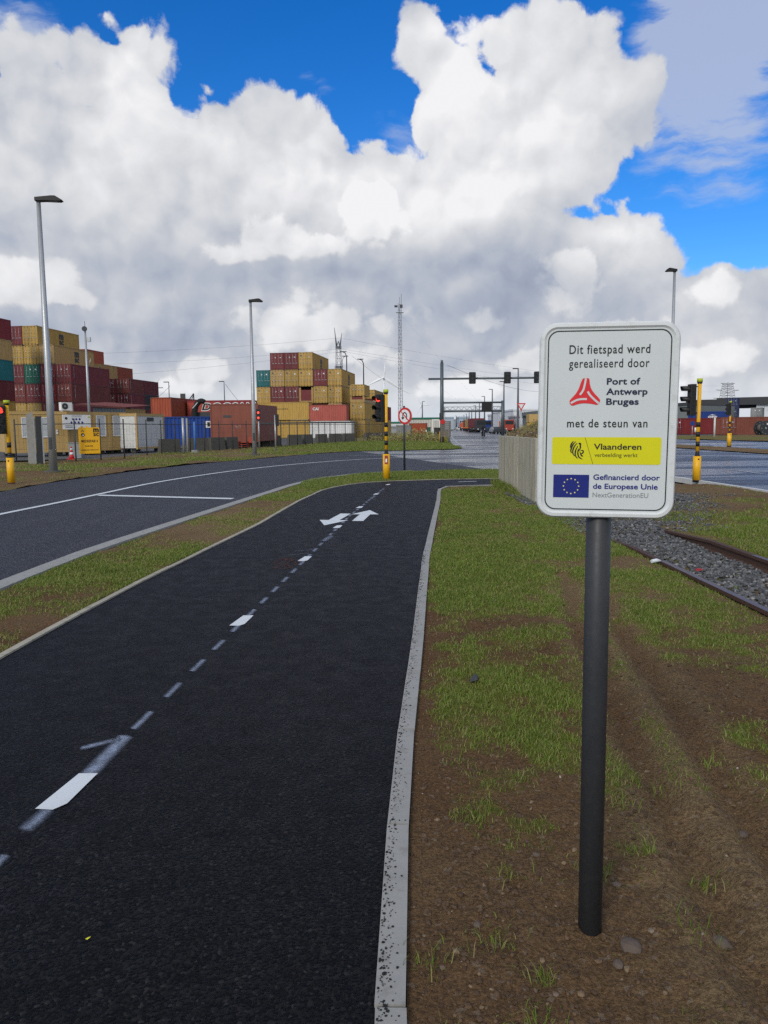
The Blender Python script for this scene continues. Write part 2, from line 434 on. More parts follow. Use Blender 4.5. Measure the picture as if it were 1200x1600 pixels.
# value noise in numpy, for ground relief and growth masks
_perm = RNG.random((256, 256))
def vnoise(x, y):
    xi = np.floor(x).astype(int); yi = np.floor(y).astype(int); fx = x-xi; fy = y-yi
    fx = fx*fx*(3-2*fx); fy = fy*fy*(3-2*fy)
    g = lambda a, b: _perm[a & 255, b & 255]
    return (g(xi, yi)*(1-fx)+g(xi+1, yi)*fx)*(1-fy)+(g(xi, yi+1)*(1-fx)+g(xi+1, yi+1)*fx)*fy
def fbm(x, y, sc, o=4, r=.5):
    a = 1.0; t = 0.0; n = 0.0
    x = np.asarray(x, float)*sc; y = np.asarray(y, float)*sc
    for i in range(o):
        t = t+a*vnoise(x+i*17.3, y+i*31.7); n += a; a *= r; x = x*2.03; y = y*2.03
    return t/n
def fast_mesh(name, v, f, mats, smooth=False, attrs=None, mi=None):
    me = bpy.data.meshes.new(name)
    v = np.asarray(v, np.float32); f = np.asarray(f, np.int32); k = f.shape[1]
    me.vertices.add(len(v)); me.vertices.foreach_set('co', v.ravel())
    me.loops.add(f.size); me.loops.foreach_set('vertex_index', f.ravel())
    me.polygons.add(len(f)); me.polygons.foreach_set('loop_start', np.arange(0, f.size, k, dtype=np.int32))
    me.polygons.foreach_set('loop_total', np.full(len(f), k, np.int32))
    me.polygons.foreach_set('use_smooth', np.full(len(f), smooth))
    for m in mats: me.materials.append(MATS[m])
    if mi is not None: me.polygons.foreach_set('material_index', np.asarray(mi, np.int32))
    for an, av in (attrs or {}).items():
        a = me.attributes.new(an, 'FLOAT', 'POINT'); a.data.foreach_set('value', np.asarray(av, np.float32))
    me.update(calc_edges=True); return me
def link(name, me, parent=None):
    o = bpy.data.objects.new(name, me); COL.objects.link(o)
    if parent is not None: o.parent = parent
    return o

# ================================================================== GROUND
def asphalt(name, c, wet=0.0, grain=1.0, rough=.62, lump=.12, spec=.3):
    m, N, b, out = new_mat(name); b.inputs['Specular IOR Level'].default_value = spec
    p = N.node('ShaderNodeNewGeometry').outputs['Position']
    g = N.voro(p, 95*grain, 'F1'); gc = N.voro(p, 95*grain, 'F1', out='Color')
    gv = N.xyz(gc)[0]
    n1 = N.noise(p, .45, 5, .55); n2 = N.noise(p, 6, 4, .6)
    st = N.noise(N.vmath('MULTIPLY', p, (1.6, .10, 1)), 1.0, 4, .6)
    v = N.mad(N.m('POWER', gv, 2.4), 2.2, .18)
    v = N.mul(v, N.ramp(n1, .3, .7, 1-lump, 1+lump)); v = N.mul(v, N.ramp(st, .3, .7, .88, 1.12))
    col = N.vmath('SCALE', c, scale=v)
    spark = N.ramp(gv, .955, 1.0, 0, .5)
    col = N.mix(spark, col, tuple(min(.2, x*6) for x in c))
    N.l.new(col, b.inputs['Base Color'])
    r = N.ramp(n2, .3, .7, rough-.06, rough+.06)
    if wet:
        wn = N.noise(N.vmath('MULTIPLY', p, (.10, .42, 1)), 1.0, 5, .6, dist=.6)
        wn2 = N.noise(N.vmath('MULTIPLY', p, (.03, .25, 1)), 1.0, 4, .6)
        w = N.mul(N.ramp(N.add(N.mul(wn, .6), N.mul(wn2, .5)), .50, .60), wet)
        r = N.mix(w, N.comb(r, r, r), (.16, .16, .16)); r = N.xyz(r)[0]
        b.inputs['Specular IOR Level'].default_value = .5
    N.put(b.inputs['Roughness'], r)
    bump(N, b, N.mul(g, -1), .8, .005/grain)
    return m
asphalt('asphalt_new', (.0060, .0055, .0054), rough=.58, spec=.13)
asphalt('asphalt_road', (.036, .0365, .040), rough=.62, grain=.9)
asphalt('asphalt_old', (.060, .062, .068), wet=1.0, rough=.50, grain=.8)
asphalt('asphalt_yard', (.11, .11, .105), rough=.8, grain=.5)

def soil_mat():
    m, N, b, out = new_mat('soil')
    p = N.node('ShaderNodeNewGeometry').outputs['Position']
    at = N.node('ShaderNodeAttribute', attribute_name='grass'); gr = at.outputs['Fac']
    ad = N.node('ShaderNodeAttribute', attribute_name='dry'); dr = ad.outputs['Fac']
    n1 = N.noise(p, 1.3, 6, .6); n2 = N.noise(p, 14, 6, .65); n3 = N.noise(p, 70, 5, .7); nb = N.noise(p, 5, 5, .65)
    vc = N.xyz(N.voro(p, 60, 'F1', out='Color'))[0]
    soil = N.mix(n1, (.130, .070, .034), (.215, .130, .066))
    soil = N.mix(dr, soil, (.27, .19, .10))
    soil = N.mix(N.ramp(n3, .35, .65, 0, .6), soil, (.035, .022, .015))
    soil = N.mix(N.ramp(vc, .955, .98, 0, .5), soil, (.26, .21, .16))
    g = N.mix(n2, (.065, .100, .012), (.160, .190, .030))
    g = N.mix(N.ramp(nb, .42, .72, 0, .7), g, (.20, .165, .055))
    f = N.ramp(N.add(gr, N.add(N.mul(N.sub(n2, .5), 1.0), N.mul(N.sub(n3, .5), .9))), .32, .85, 0, .85)
    c = N.mix(f, soil, g)
    N.l.new(c, b.inputs['Base Color']); b.inputs['Roughness'].default_value = .95; b.inputs['Specular IOR Level'].default_value = .05
    bump(N, b, N.add(N.mul(n3, .7), n2), 1.0, .035)
    return m
soil_mat()
def far_ground():
    m, N, b, out = new_mat('land')
    p = N.node('ShaderNodeNewGeometry').outputs['Position']
    n1 = N.noise(p, .06, 6, .6); n2 = N.noise(p, 1.3, 6, .65)
    c = N.mix(N.ramp(n1, .35, .65), (.085, .085, .072), (.12, .095, .060))
    c = N.mix(N.ramp(n2, .5, .7, 0, .7), c, (.055, .075, .022))
    N.l.new(c, b.inputs['Base Color']); b.inputs['Roughness'].default_value = .95
    bump(N, b, n2, .6, .05)
far_ground()
def blade_mat():
    m, N, b, out = new_mat('grass_blade')
    at = N.node('ShaderNodeAttribute', attribute_name='tone'); t = at.outputs['Fac']
    c = N.mix(N.ramp(t, 0, .8, smooth=False), (.070, .125, .014), (.215, .280, .045))
    c = N.mix(N.ramp(t, .8, 1.0, smooth=False), c, (.32, .26, .12))
    N.l.new(c, b.inputs['Base Color']); b.inputs['Roughness'].default_value = .6
    tr = N.node('ShaderNodeBsdfTranslucent'); N.l.new(c, tr.inputs[0])
    mx = N.node('ShaderNodeMixShader'); mx.inputs[0].default_value = .3
    N.l.new(b.outputs[0], mx.inputs[1]); N.l.new(tr.outputs[0], mx.inputs[2]); N.l.new(mx.outputs[0], out.inputs[0])
blade_mat()
def stone_mat(name, a, c2, hi):
    m, N, b, out = new_mat(name)
    p = N.node('ShaderNodeNewGeometry').outputs['Position']
    at = N.node('ShaderNodeAttribute', attribute_name='tone'); t = at.outputs['Fac']
    c = N.mix(t, a, c2); c = N.mix(N.ramp(t, .9, 1, 0, 1), c, hi)
    c = N.mix(N.ramp(N.noise(p, 60, 4, .6), .35, .7, 0, .5), c, tuple(x*.5 for x in a))
    N.l.new(c, b.inputs['Base Color']); b.inputs['Roughness'].default_value = .85
stone_mat('ballast_stone', (.045, .048, .052), (.17, .175, .18), (.30, .30, .29))
stone_mat('pebble', (.065, .044, .030), (.15, .11, .08), (.45, .41, .36))
stone_mat('clod', (.060, .035, .018), (.130, .080, .044), (.21, .15, .09))
def paint_mark():
    m, N, b, out = new_mat('road_white')
    p = N.node('ShaderNodeNewGeometry').outputs['Position']
    n = N.noise(p, 40, 5, .7); n2 = N.noise(p, 4, 4, .6)
    c = N.mix(N.ramp(n, .55, .75, 0, .35), (.62, .66, .67), (.30, .32, .33)); c = N.mix(N.ramp(n2, .4, .8, 0, .25), c, (.40, .43, .44))
    N.l.new(c, b.inputs['Base Color']); b.inputs['Roughness'].default_value = .6
    m, N, b, out = new_mat('road_white_worn')
    p = N.node('ShaderNodeNewGeometry').outputs['Position']
    n = N.noise(p, 9, 6, .75)
    N.l.new(N.mix(N.ramp(n, .35, .62), (.50, .53, .55), (.20, .21, .22)), b.inputs['Base Color']); b.inputs['Roughness'].default_value = .5
    m, N, b, out = new_mat('spray')           # sprayed setting-out paint: thin, feathered across its width
    uv = N.node('ShaderNodeAttribute', attribute_name='edge').outputs['Fac']
    p = N.node('ShaderNodeNewGeometry').outputs['Position']
    n = N.noise(p, 170, 3, .7); n2 = N.noise(p, 12, 4, .6)
    b.inputs['Base Color'].default_value = (.42, .50, .66, 1); b.inputs['Roughness'].default_value = .8
    a = N.mul(N.ramp(uv, 0.0, 1.0), N.ramp(n, .25, .70, .25, 1)); a = N.mul(a, N.ramp(n2, .3, .7, .55, 1.0))
    N.put(b.inputs['Alpha'], N.mul(a, .8))
paint_mark()

# ---- flat sheets
land = MB().mat('land').faces([(-3500, -600, -.16), (3500, -600, -.16), (3500, 6000, -.16), (-3500, 6000, -.16)], [(0, 1, 2, 3)]).build('ground')
tag(land, kind='structure')

pathL = [(-3.25, -12.0), (-3.0, -2.0), (-2.86, 2.0), (-2.76, 5.36), (-2.71, 6.35), (-2.62, 7.83), (-2.38, 10.33), (-2.12, 12.9), (-1.87, 17.23), (-1.53, 20.43), (-.74, 22.44), (.09, 23.13), (1.99, 23.72), (3.53, 23.85), (5.5, 23.9), (7.6, 23.9)]
pathR = [(-.40, -12.0), (-.09, -2.0), (-.042, 1.9), (-.022, 2.5), (.0, 2.95), (.06, 3.92), (.205, 5.76), (.48, 9.55), (.80, 13.0), (1.17, 17.0), (1.37, 19.6), (1.50, 20.6), (1.75, 20.95), (2.38, 21.12), (3.18, 21.5), (5.5, 21.6), (7.6, 21.6)]
cp = MB().mat('asphalt_new').poly(pathR+pathL[::-1], 0, 0).build('cycle_path'); 
cp.data.materials.clear(); cp.data.materials.append(MATS['asphalt_new']); tag(cp, kind='structure')
def interp(poly, t): return float(np.interp(t, [p[1] for p in poly], [p[0] for p in poly]))

roadnear = [(-4.5, -12.0), (-4.18, 4.0), (-4.12, 8.09), (-4.05, 10.21), (-3.73, 13.04), (-3.24, 17.21), (-2.74, 21.5), (-2.12, 24.6), (-.89, 26.9), (.98, 28.3), (4.0, 28.9), (7.2, 28.2), (8.7, 26.5), (9.05, 24.0), (9.15, 21.0), (9.3, 18.4), (9.5, 8.0), (9.7, -12.0)]
roadfar = [(-12.0, -12.0), (-10.8, 12.0), (-10.3, 19.5), (-10.45, 24.5), (-9.9, 30.0), (-8.9, 35.4), (-6.8, 41.5), (-4.3, 48.6), (-1.71, 52.8), (1.8, 53.4), (5.0, 54.5), (6.0, 57.5), (6.3, 70.8), (9.94, 117.4), (21.9, 251), (60, 620)]
roadright = [(110, 620), (37.9, 310), (27.0, 172), (21.2, 122), (19.5, 75), (20.2, 54), (20.9, 30), (21.7, -12.0)]
rd = MB().mat('asphalt_road').poly(roadnear[:11]+[(-1.71, 52.8), (-4.3, 48.6), (-6.8, 41.5), (-8.9, 35.4), (-9.9, 30.0), (-10.45, 24.5), (-10.3, 19.5), (-10.8, 12.0), (-12.0, -12.0)], -.012).build('side_road'); tag(rd, kind='structure')
rm = MB().mat('asphalt_old').poly(list(reversed([(4.0, 28.9), (7.2, 28.2), (8.7, 26.5), (9.05, 24.0), (9.15, 21.0), (9.3, 18.4), (9.5, 8.0), (9.7, -12.0)][::-1]))[::1]+roadright[::-1]+[(60, 620), (21.9, 251), (9.94, 117.4), (6.3, 70.8), (6.0, 57.5), (5.0, 54.5), (1.8, 53.4), (-1.71, 52.8)], -.016).build('main_road'); tag(rm, kind='structure')
fr = MB().mat('asphalt_old').poly([(24.9, -12), (45, -12), (36, 50), (34, 75), (31, 92), (36, 170), (29, 170), (25.5, 100), (23.6, 62), (24.0, 50), (24.3, 30)], -.016).build('far_carriageway'); tag(fr, kind='structure')
yard = MB().mat('asphalt_yard').poly([(-140, 42), (-22.5, 41.5), (-16.2, 44.5), (-15.6, 50.5), (-13.0, 58), (-6.2, 82), (-1.5, 92), (0, 250), (-140, 250)], -.03).build('container_yard'); tag(yard, kind='structure')
yd2 = MB().mat('asphalt_yard').poly([(33, 100), (160, 85), (170, 320), (50, 320)], -.03).build('storage_yard'); tag(yd2, kind='structure')

# ---- kerbs: single stones, children of the surface they edge
def kerb(poly, width, length, z0, z1, parent, mat='concrete_grey', side=1, gap=.008, jog=.004, tmax=120):
    pts = [Vector((p[0], p[1], 0)) for p in poly]; seg = []
    L = [0.0]
    for a, b in zip(pts, pts[1:]): L.append(L[-1]+(b-a).length)
    tot = L[-1]; k = 0; t = 0.0
    def at(t):
        i = max(0, min(len(L)-2, int(np.searchsorted(L, t)-1))); u = (t-L[i])/(L[i+1]-L[i]); return pts[i].lerp(pts[i+1], u)
    def nrm(t):
        d = (at(min(t+.15, tot))-at(max(t-.15, 0))).normalized(); return Vector((d.y, -d.x, 0))*side
    me = MB().mat(mat)
    while t < tot-.05 and k < tmax:
        e = min(t+length, tot)
        a, b = at(t+gap/2), at(e-gap/2); na, nb = nrm(t+gap/2), nrm(e-gap/2); j = random.uniform(-jog, jog)
        q = [a, b, b+nb*width, a+na*width]
        mb = MB().mat(mat); zz = z1+j*.5
        vs = [(p.x+na.x*j, p.y+na.y*j, z) for z in (z0, zz) for p in q]
        f = [(4, 5, 6, 7), (0, 1, 5, 4), (1, 2, 6, 5), (2, 3, 7, 6), (3, 0, 4, 7)]
        if side > 0: f = [tuple(reversed(x)) for x in f]
        mb.faces(vs, f).build('kerb_stone', parent)
        t = e; k += 1
kerb(pathR[:13], .088, 1.0, -.12, .012, cp, side=1, gap=.014, jog=.002)
kerb(pathR[12:], .10, 1.0, -.12, .012, cp, side=1)
kerb(pathL, .06, 1.0, -.12, .014, cp, 'concrete', side=-1)
kerb(roadnear[:10], .22, 1.0, -.12, .035, rd, 'concrete_grey', side=1)
kerb(roadnear[10:], .14, 1.5, -.12, .03, rm, 'off_white', side=1)

# ---- verges: relief grids with a growth mask
def inpoly(x, y, poly):
    x = np.asarray(x); y = np.asarray(y); c = np.zeros(x.shape, bool); n = len(poly)
    for i in range(n):
        x1, y1 = poly[i]; x2, y2 = poly[(i+1) % n]
        if y1 == y2: continue
        k = ((y1 > y) != (y2 > y)) & (x < (x2-x1)*(y-y1)/(y2-y1)+x1); c ^= k
    return c
rutA = [(2.3, 8.0), (1.96, 6.62), (1.68, 4.25), (1.50, 3.13), (1.40, 1.5)]
rutB = [(1.95, 8.0), (1.62, 6.4), (1.37, 4.58), (1.24, 3.51), (1.1, 2.2)]
def rut(x, y):
    d = 0
    for r in (rutA, rutB):
        cx = np.interp(y, [p[1] for p in r[::-1]], [p[0] for p in r[::-1]])
        d = d+np.exp(-((x-cx)/.10)**2)*(y < 8.5)
    return d
def grassR(x, y):
    base = .02+.40*np.clip((y-2.4)/1.4, 0, 1)+.34*np.clip((y-4.2)/5, 0, 1)
    base -= .08*np.clip((x-1.3)/1.2, 0, 1)*(1-np.clip((y-6)/6, 0, 1)*.6)
    base += .16*np.exp(-((x-.75)/.45)**2)*np.clip((y-2.3)/1.0, 0, 1)
    base -= .30*np.clip(1-(x-np.interp(y, [1.9, 5.76, 9.55, 20], [.1, .29, .58, 1.5]))/.12, 0, 1)
    base -= .5*np.clip((y-14)/3, 0, 1)*np.clip((x-3.4)/.8, 0, 1)
    n = fbm(x, y, 1.1, 4, .6)-.5; n2 = fbm(x+40, y, 5, 3, .6)-.5
    base += .30*np.exp(-((x-1.25)/.25)**2-((y-1.75)/.22)**2)+.25*np.exp(-((x-.9)/.15)**2-((y-1.85)/.12)**2)
    return np.clip(base-.03+n*1.6+n2*.9-.5*rut(x, y), 0, 1)
def dryR(x, y): return np.clip(.10+.5*np.clip((y-3)/3, 0, 1)*np.clip((x-.9), 0, 1)+(fbm(x+9, y+3, .8, 3)-.5)*1.2+.6*rut(x+.13, y)+.5*rut(x-.13, y), 0, 1)
def track_dip(x, y):        # the ballasted bed between and beyond the rails
    a = np.clip((x-3.36)/.05, 0, 1)*np.clip((4.52-x)/.05, 0, 1)*np.clip((12.6-y)/.8, 0, 1)
    return a
def hR(x, y):
    edge = np.clip((x-np.interp(y, [-12, -2, 1.9, 2.95, 5.76, 9.55, 13, 17, 20], [-.31, .0, .05, .09, .30, .58, .90, 1.27, 1.49]))/.25, 0, 1)
    h = -.012+edge*(.03*(fbm(x, y, .9, 3)-.3)+.042*(fbm(x, y, 7, 4, .62)-.5)+.026*(fbm(x, y, 24, 3, .6)-.5))+.014*np.exp(-((x-.6585)**2+(y-2.34)**2)/.08**2)
    h -= .045*rut(x, y); h += .026*rut(x+.14, y)+.020*rut(x-.14, y)
    near = np.exp(-((x-3.38)/.25)**2)*(y < 12.3); h = h*(1-near)-.035*near*(x > 3.2)
    h -= .10*track_dip(x, y)
    return h
def grid(name, xs_fn, ys, nx, hfn, gfn, dfn, hole=None):
    V = []; A = []; D = []
    U = np.linspace(0, 1, nx)
    Y = np.repeat(ys[:, None], nx, 1); a, b = xs_fn(ys); X = a[:, None]*(1-U)+b[:, None]*U
    Z = hfn(X, Y); A = gfn(X, Y); D = dfn(X, Y)
    ny = len(ys); idx = np.arange(ny*nx).reshape(ny, nx)
    f = np.stack([idx[:-1, :-1], idx[:-1, 1:], idx[1:, 1:], idx[1:, :-1]], -1).reshape(-1, 4)
    if hole is not None:
        cx = X.ravel()[f].mean(1); cy = Y.ravel()[f].mean(1); f = f[~hole(cx, cy)]
    me = fast_mesh(name, np.stack([X, Y, Z], -1).reshape(-1, 3), f, ['soil'], True, {'grass': A.ravel(), 'dry': D.ravel()})
    return tag(link(name, me), kind='structure')
def geo_space(y0, y1, s0, g):
    o = [y0]; s = s0
    while o[-1] < y1: o.append(min(o[-1]+s, y1)); s = max(s0, g*(abs(o[-1])))
    return np.array(o)
ysR = geo_space(-12.0, 21.0, .022, .009)
xr0 = lambda y: np.interp(y, [p[1] for p in pathR[:12]], [p[0] for p in pathR[:12]])+.090
xr1 = lambda y: np.interp(y, [-12, 8, 18.4, 21, 24], [9.6, 9.5, 9.3, 9.15, 9.05])-.0
verge = grid('verge', lambda y: (xr0(y), np.minimum(xr0(y)+3.2+y*.0, xr1(y))), ysR, 150, hR, grassR, dryR)
verge2 = grid('verge_by_track', lambda y: (xr0(y)+3.2, xr1(y)), geo_space(-12.0, 21.0, .05, .012), 90, hR, grassR, dryR)
# strip left of the path, between path edging and road kerb
def grassL(x, y):
    n = fbm(x+70, y, .8, 4, .6)-.5
    b = np.interp(y, [4, 6, 8, 9.5, 11, 12, 14, 18, 22, 26, 40], [.12, .35, .68, .75, .60, .30, .25, .42, .70, .85, .85])
    return np.clip(b+n*1.1+(fbm(x, y+50, 4, 3)-.5)*.5, 0, 1)
def dryL(x, y): return np.clip(np.interp(y, [4, 9, 11.5, 13, 18, 24], [.1, .1, .7, .9, .6, .2])+(fbm(x, y+5, 1.2, 3)-.5)*.8, 0, 1)
def hL(x, y): return .004+.035*(fbm(x+3, y, 1.1, 3)-.4)+.03*(fbm(x, y, 6, 4, .6)-.5)+.012*(fbm(x, y, 22, 3, .6)-.5)
near_x = lambda y: np.interp(y, [p[1] for p in roadnear[:8]], [p[0] for p in roadnear[:8]])
lx = lambda y: np.interp(y, [p[1] for p in pathL[:11]], [p[0] for p in pathL[:11]])
verge3 = grid('verge_strip', lambda y: (near_x(y)+.225, lx(y)-.062), geo_space(-12.0, 22.4, .03, .009), 40, hL, grassL, dryL)
# the apron of grass round the bend, between path and road
nearY = lambda x: np.interp(x, [-2.74, -2.12, -.89, .98, 4.0, 6.2, 7.6], [21.6, 24.6, 26.9, 28.3, 28.85, 28.5, 27.7])-.24
farY = lambda x: np.interp(x, [-2.5, -1.53, -.74, .09, 1.99, 3.53, 7.6], [19.8, 20.8, 22.44, 23.13, 23.72, 23.85, 23.9])+.065
def gridX(name, xs, y0f, y1f, ny, hfn, gfn, dfn):
    U = np.linspace(0, 1, ny); X = np.repeat(xs[:, None], ny, 1); Y = y0f(xs)[:, None]*(1-U)+y1f(xs)[:, None]*U
    Z = hfn(X, Y); nx = len(xs); idx = np.arange(nx*ny).reshape(nx, ny)
    f = np.stack([idx[:-1, :-1], idx[1:, :-1], idx[1:, 1:], idx[:-1, 1:]], -1).reshape(-1, 4)
    me = fast_mesh(name, np.stack([X, Y, Z], -1).reshape(-1, 3), f, ['soil'], True, {'grass': gfn(X, Y).ravel(), 'dry': dfn(X, Y).ravel()})
    return tag(link(name, me), kind='structure')
verge4 = gridX('verge_at_bend', np.linspace(-2.45, 7.6, 130), farY, nearY, 50, hL, grassL, dryL)
# verge beyond the side road up to the yard fence
fY = lambda x: np.interp(x, [-24, -22, -10.45, -9.9, -8.9, -6.8, -4.3, -1.71, 1.8, 5.0, 5.9], [18, 19, 26.5, 30.3, 35.6, 41.8, 48.9, 53.1, 53.7, 54.8, 57.4])
def grassF(x, y): return np.clip(.38+.4*np.clip((x+9)/6, 0, 1)+(fbm(x, y, .35, 4, .6)-.5)*1.5, 0, 1)
def dryF(x, y): return np.clip(.55+(fbm(x, y, .5, 3)-.5)*1.3, 0, 1)
def hF(x, y): return .0+.10*(fbm(x, y, .4, 3)-.35)+.06*(fbm(x, y, 2.5, 4, .6)-.5)
xs = np.linspace(-26, -10.32, 90)
def fy0(x): return np.where(x < -10.4, 12.0, 25.0)
U = None
def fgrid(name, ys, x0f, x1f, nx, hfn=hF):
    return grid(name, lambda y: (x0f(y), x1f(y)), ys, nx, hfn, grassF, dryF)
fenceX = lambda y: np.interp(y, [0, 38.5, 39.2, 41, 44, 50, 56, 62, 80, 88, 95, 300], [-30, -21, -17, -15.6, -14.9, -14, -12.4, -9.9, -5.4, -.3, 2.5, 12])
verge5 = fgrid('far_verge', geo_space(-12, 88, .25, .008), lambda y: fenceX(y)-1.2, lambda y: np.interp(y, [p[1] for p in roadfar[:10]]+[57.5, 70.8, 117], [p[0] for p in roadfar[:10]]+[6.0, 6.3, 9.9])-.02, 70)
verge6 = fgrid('roadside_grass', geo_space(88, 240, 1, .01), lambda y: 0*y-4, lambda y: np.interp(y, [70.8, 117.4, 251], [6.3, 9.94, 21.9]), 16)
med = grid('median', lambda y: (np.interp(y, [-12, 30, 54, 75, 122, 172], [21.5, 20.9, 20.2, 19.5, 21.2, 27.0]), np.interp(y, [-12, 30, 50, 62, 100, 170], [24.6, 24.3, 24.0, 23.6, 25.5, 29.0])), geo_space(-12, 170, .5, .01), 12, lambda x, y: .03+.03*(fbm(x, y, 1, 2)-.5), lambda x, y: np.clip(.25+(fbm(x, y, .6, 3)-.5), 0, 1), dryF)
vr = grid('verge_by_containers', lambda y: (np.interp(y, [60, 75, 92, 170], [36, 34, 31, 36]), np.interp(y, [60, 170], [150, 150])), geo_space(68, 108, .6, .01), 60, lambda x, y: .02+.15*(fbm(x, y, .3, 3)-.3), lambda x, y: np.clip(.55+(fbm(x, y, .4, 3)-.5), 0, 1), dryF)

# ---- grass blades
def blades(name, n, sampler, gfn, hfn, hmin, hmax, wid, wd, label_kind='stuff', p0=0.18, tonefn=None, zoff=0.0, pw=1.6):
    x, y = sampler(n)
    g = gfn(x, y); keep = RNG.random(len(x)) < np.clip((g-p0)*1.5, 0, 1)**pw
    x = x[keep]; y = y[keep]; g = g[keep]; k = len(x)
    z = hfn(x, y)-.006+zoff
    dist = np.hypot(x, y)
    h = (hmin+(hmax-hmin)*RNG.random(k)**2)*(.6+.8*g); w = wid+wd*dist
    th = RNG.random(k)*2*np.pi; ln = RNG.random(k)*.9+.15; lt = RNG.random(k)*2*np.pi
    dx, dy = np.cos(lt)*ln*h, np.sin(lt)*ln*h; wx, wy = np.cos(th)*w/2, np.sin(th)*w/2
    v = np.empty((k, 5, 3), np.float32)
    v[:, 0] = np.stack([x-wx, y-wy, z], -1); v[:, 1] = np.stack([x+wx, y+wy, z], -1)
    v[:, 2] = np.stack([x-wx*.7+dx*.35, y-wy*.7+dy*.35, z+h*.6], -1); v[:, 3] = np.stack([x+wx*.7+dx*.35, y+wy*.7+dy*.35, z+h*.6], -1)
    v[:, 4] = np.stack([x+dx, y+dy, z+h*(1-.3*ln)], -1)
    o = np.arange(k)[:, None]*5
    f = np.concatenate([o+[0, 1, 3], o+[0, 3, 2], o+[2, 3, 4]], 0)
    tone = RNG.random(k)*.55+.3*fbm(x, y, 2, 2)
    dry = RNG.random(k) < .16+.40*(1-g); tone[dry] = .85+.15*RNG.random(dry.sum())
    me = fast_mesh(name, v.reshape(-1, 3), f, ['grass_blade'], False, {'tone': np.repeat(tone, 5)})
    return tag(link(name, me), kind='stuff'), k
def samp(y0, y1, x0f, x1f, power=1.0):
    def s(n):
        u = RNG.random(n); y = y0*(y1/y0)**(u**power); a, b = x0f(y), x1f(y)
        lim = y*.56+.5
        b = np.minimum(b, lim); a = np.maximum(a, -lim); x = a+(b-a)*RNG.random(n); ok = b > a
        return x[ok], y[ok]
    return s
NB = 0
_, k = blades('grass', 520000, samp(1.5, 20.5, xr0, lambda y: np.minimum(xr1(y), 3.3)), grassR, hR, .010, .042, .0015, .0007); NB += k
_, k = blades('grass_beyond_track', 60000, samp(7, 20.5, lambda y: 0*y+4.7, xr1), grassR, hR, .02, .07, .002, .0007); NB += k
_, k = blades('grass_of_strip', 210000, samp(4.5, 22.3, lambda y: near_x(y)+.24, lambda y: lx(y)-.07), grassL, hL, .012, .05, .0018, .0007); NB += k
def sampB(n):
    x = -2.4+9.9*RNG.random(n); a, b = farY(x), nearY(x); return x, a+(b-a)*RNG.random(n)
_, k = blades('grass_at_bend', 120000, sampB, grassL, hL, .02, .07, .003, .0005); NB += k
def sampF(n):
    y = 22*(88/22)**RNG.random(n); a = fenceX(y)-.6; b = np.interp(y, [p[1] for p in roadfar[:10]]+[57.5, 70.8, 117], [p[0] for p in roadfar[:10]]+[6.0, 6.3, 9.9])-.1
    return a+(b-a)*RNG.random(n), y
_, k = blades('grass_beyond_road', 170000, sampF, grassF, hF, .04, .16, .004, .0005); NB += k
# weeds in taller tufts: few, along the kerb and in the bare soil
def tuft_s(n):
    k = 46; rs = np.random.default_rng(3); cy = 1.6*(9/1.6)**rs.random(k); cx = .2+.04*cy+rs.random(k)**1.5*(.5*cy); cx[:7] = [.14, .15, .86, 1.26, 1.20, .62, .36]; cy[:7] = [2.2, 1.85, 1.84, 1.72, 1.84, 3.4, 3.1]
    sp = .012+.05*rs.random(k)
    i = RNG.integers(0, k, n); return cx[i]+RNG.normal(0, 1, n)*sp[i], cy[i]+RNG.normal(0, 1, n)*sp[i]
_, k = blades('weeds', 3400, tuft_s, lambda x, y: 0*x+.75, hR, .015, .065, .0024, .0005); NB += k

# ---- stones
def stones(name, x, y, z, r, mat, flat=.7):
    k = len(x)
    t = (1+5**.5)/2
    bv = np.array([(-1, t, 0), (1, t, 0), (-1, -t, 0), (1, -t, 0), (0, -1, t), (0, 1, t), (0, -1, -t), (0, 1, -t), (t, 0, -1), (t, 0, 1), (-t, 0, -1), (-t, 0, 1)])/math.sqrt(1+t*t)
    bf = np.array([(0, 11, 5), (0, 5, 1), (0, 1, 7), (0, 7, 10), (0, 10, 11), (1, 5, 9), (5, 11, 4), (11, 10, 2), (10, 7, 6), (7, 1, 8), (3, 9, 4), (3, 4, 2), (3, 2, 6), (3, 6, 8), (3, 8, 9), (4, 9, 5), (2, 4, 11), (6, 2, 10), (8, 6, 7), (9, 8, 1)])
    sc = r[:, None]*RNG.uniform(.55, 1.25, (k, 3))*np.array([1, 1, flat]); j = RNG.uniform(.72, 1.28, (k, 12, 1))
    a = RNG.random(k)*6.28; ca, sa = np.cos(a)[:, None], np.sin(a)[:, None]
    v = bv[None]*j*sc[:, None]
    vx = v[..., 0]*ca-v[..., 1]*sa; vy = v[..., 0]*sa+v[..., 1]*ca
    V = np.stack([vx+x[:, None], vy+y[:, None], v[..., 2]+z[:, None]], -1)
    f = (np.arange(k)[:, None, None]*12+bf[None]).reshape(-1, 3)
    me = fast_mesh(name, V.reshape(-1, 3), f, [mat], False, {'tone': np.repeat(RNG.random(k), 12)})
    return tag(link(name, me), kind='stuff')
n = 2400; y = 1.55*(9/1.55)**RNG.random(n); x = xr0(y)+.02+(np.minimum(xr1(y), y*.56+.5)-xr0(y))*RNG.random(n)
r = .0014+.009*RNG.random(n)**8+.0003*y; ok = RNG.random(n) > grassR(x, y)*.9
stones('pebbles', x[ok], y[ok], hR(x[ok], y[ok])+r[ok]*.15, r[ok], 'pebble')
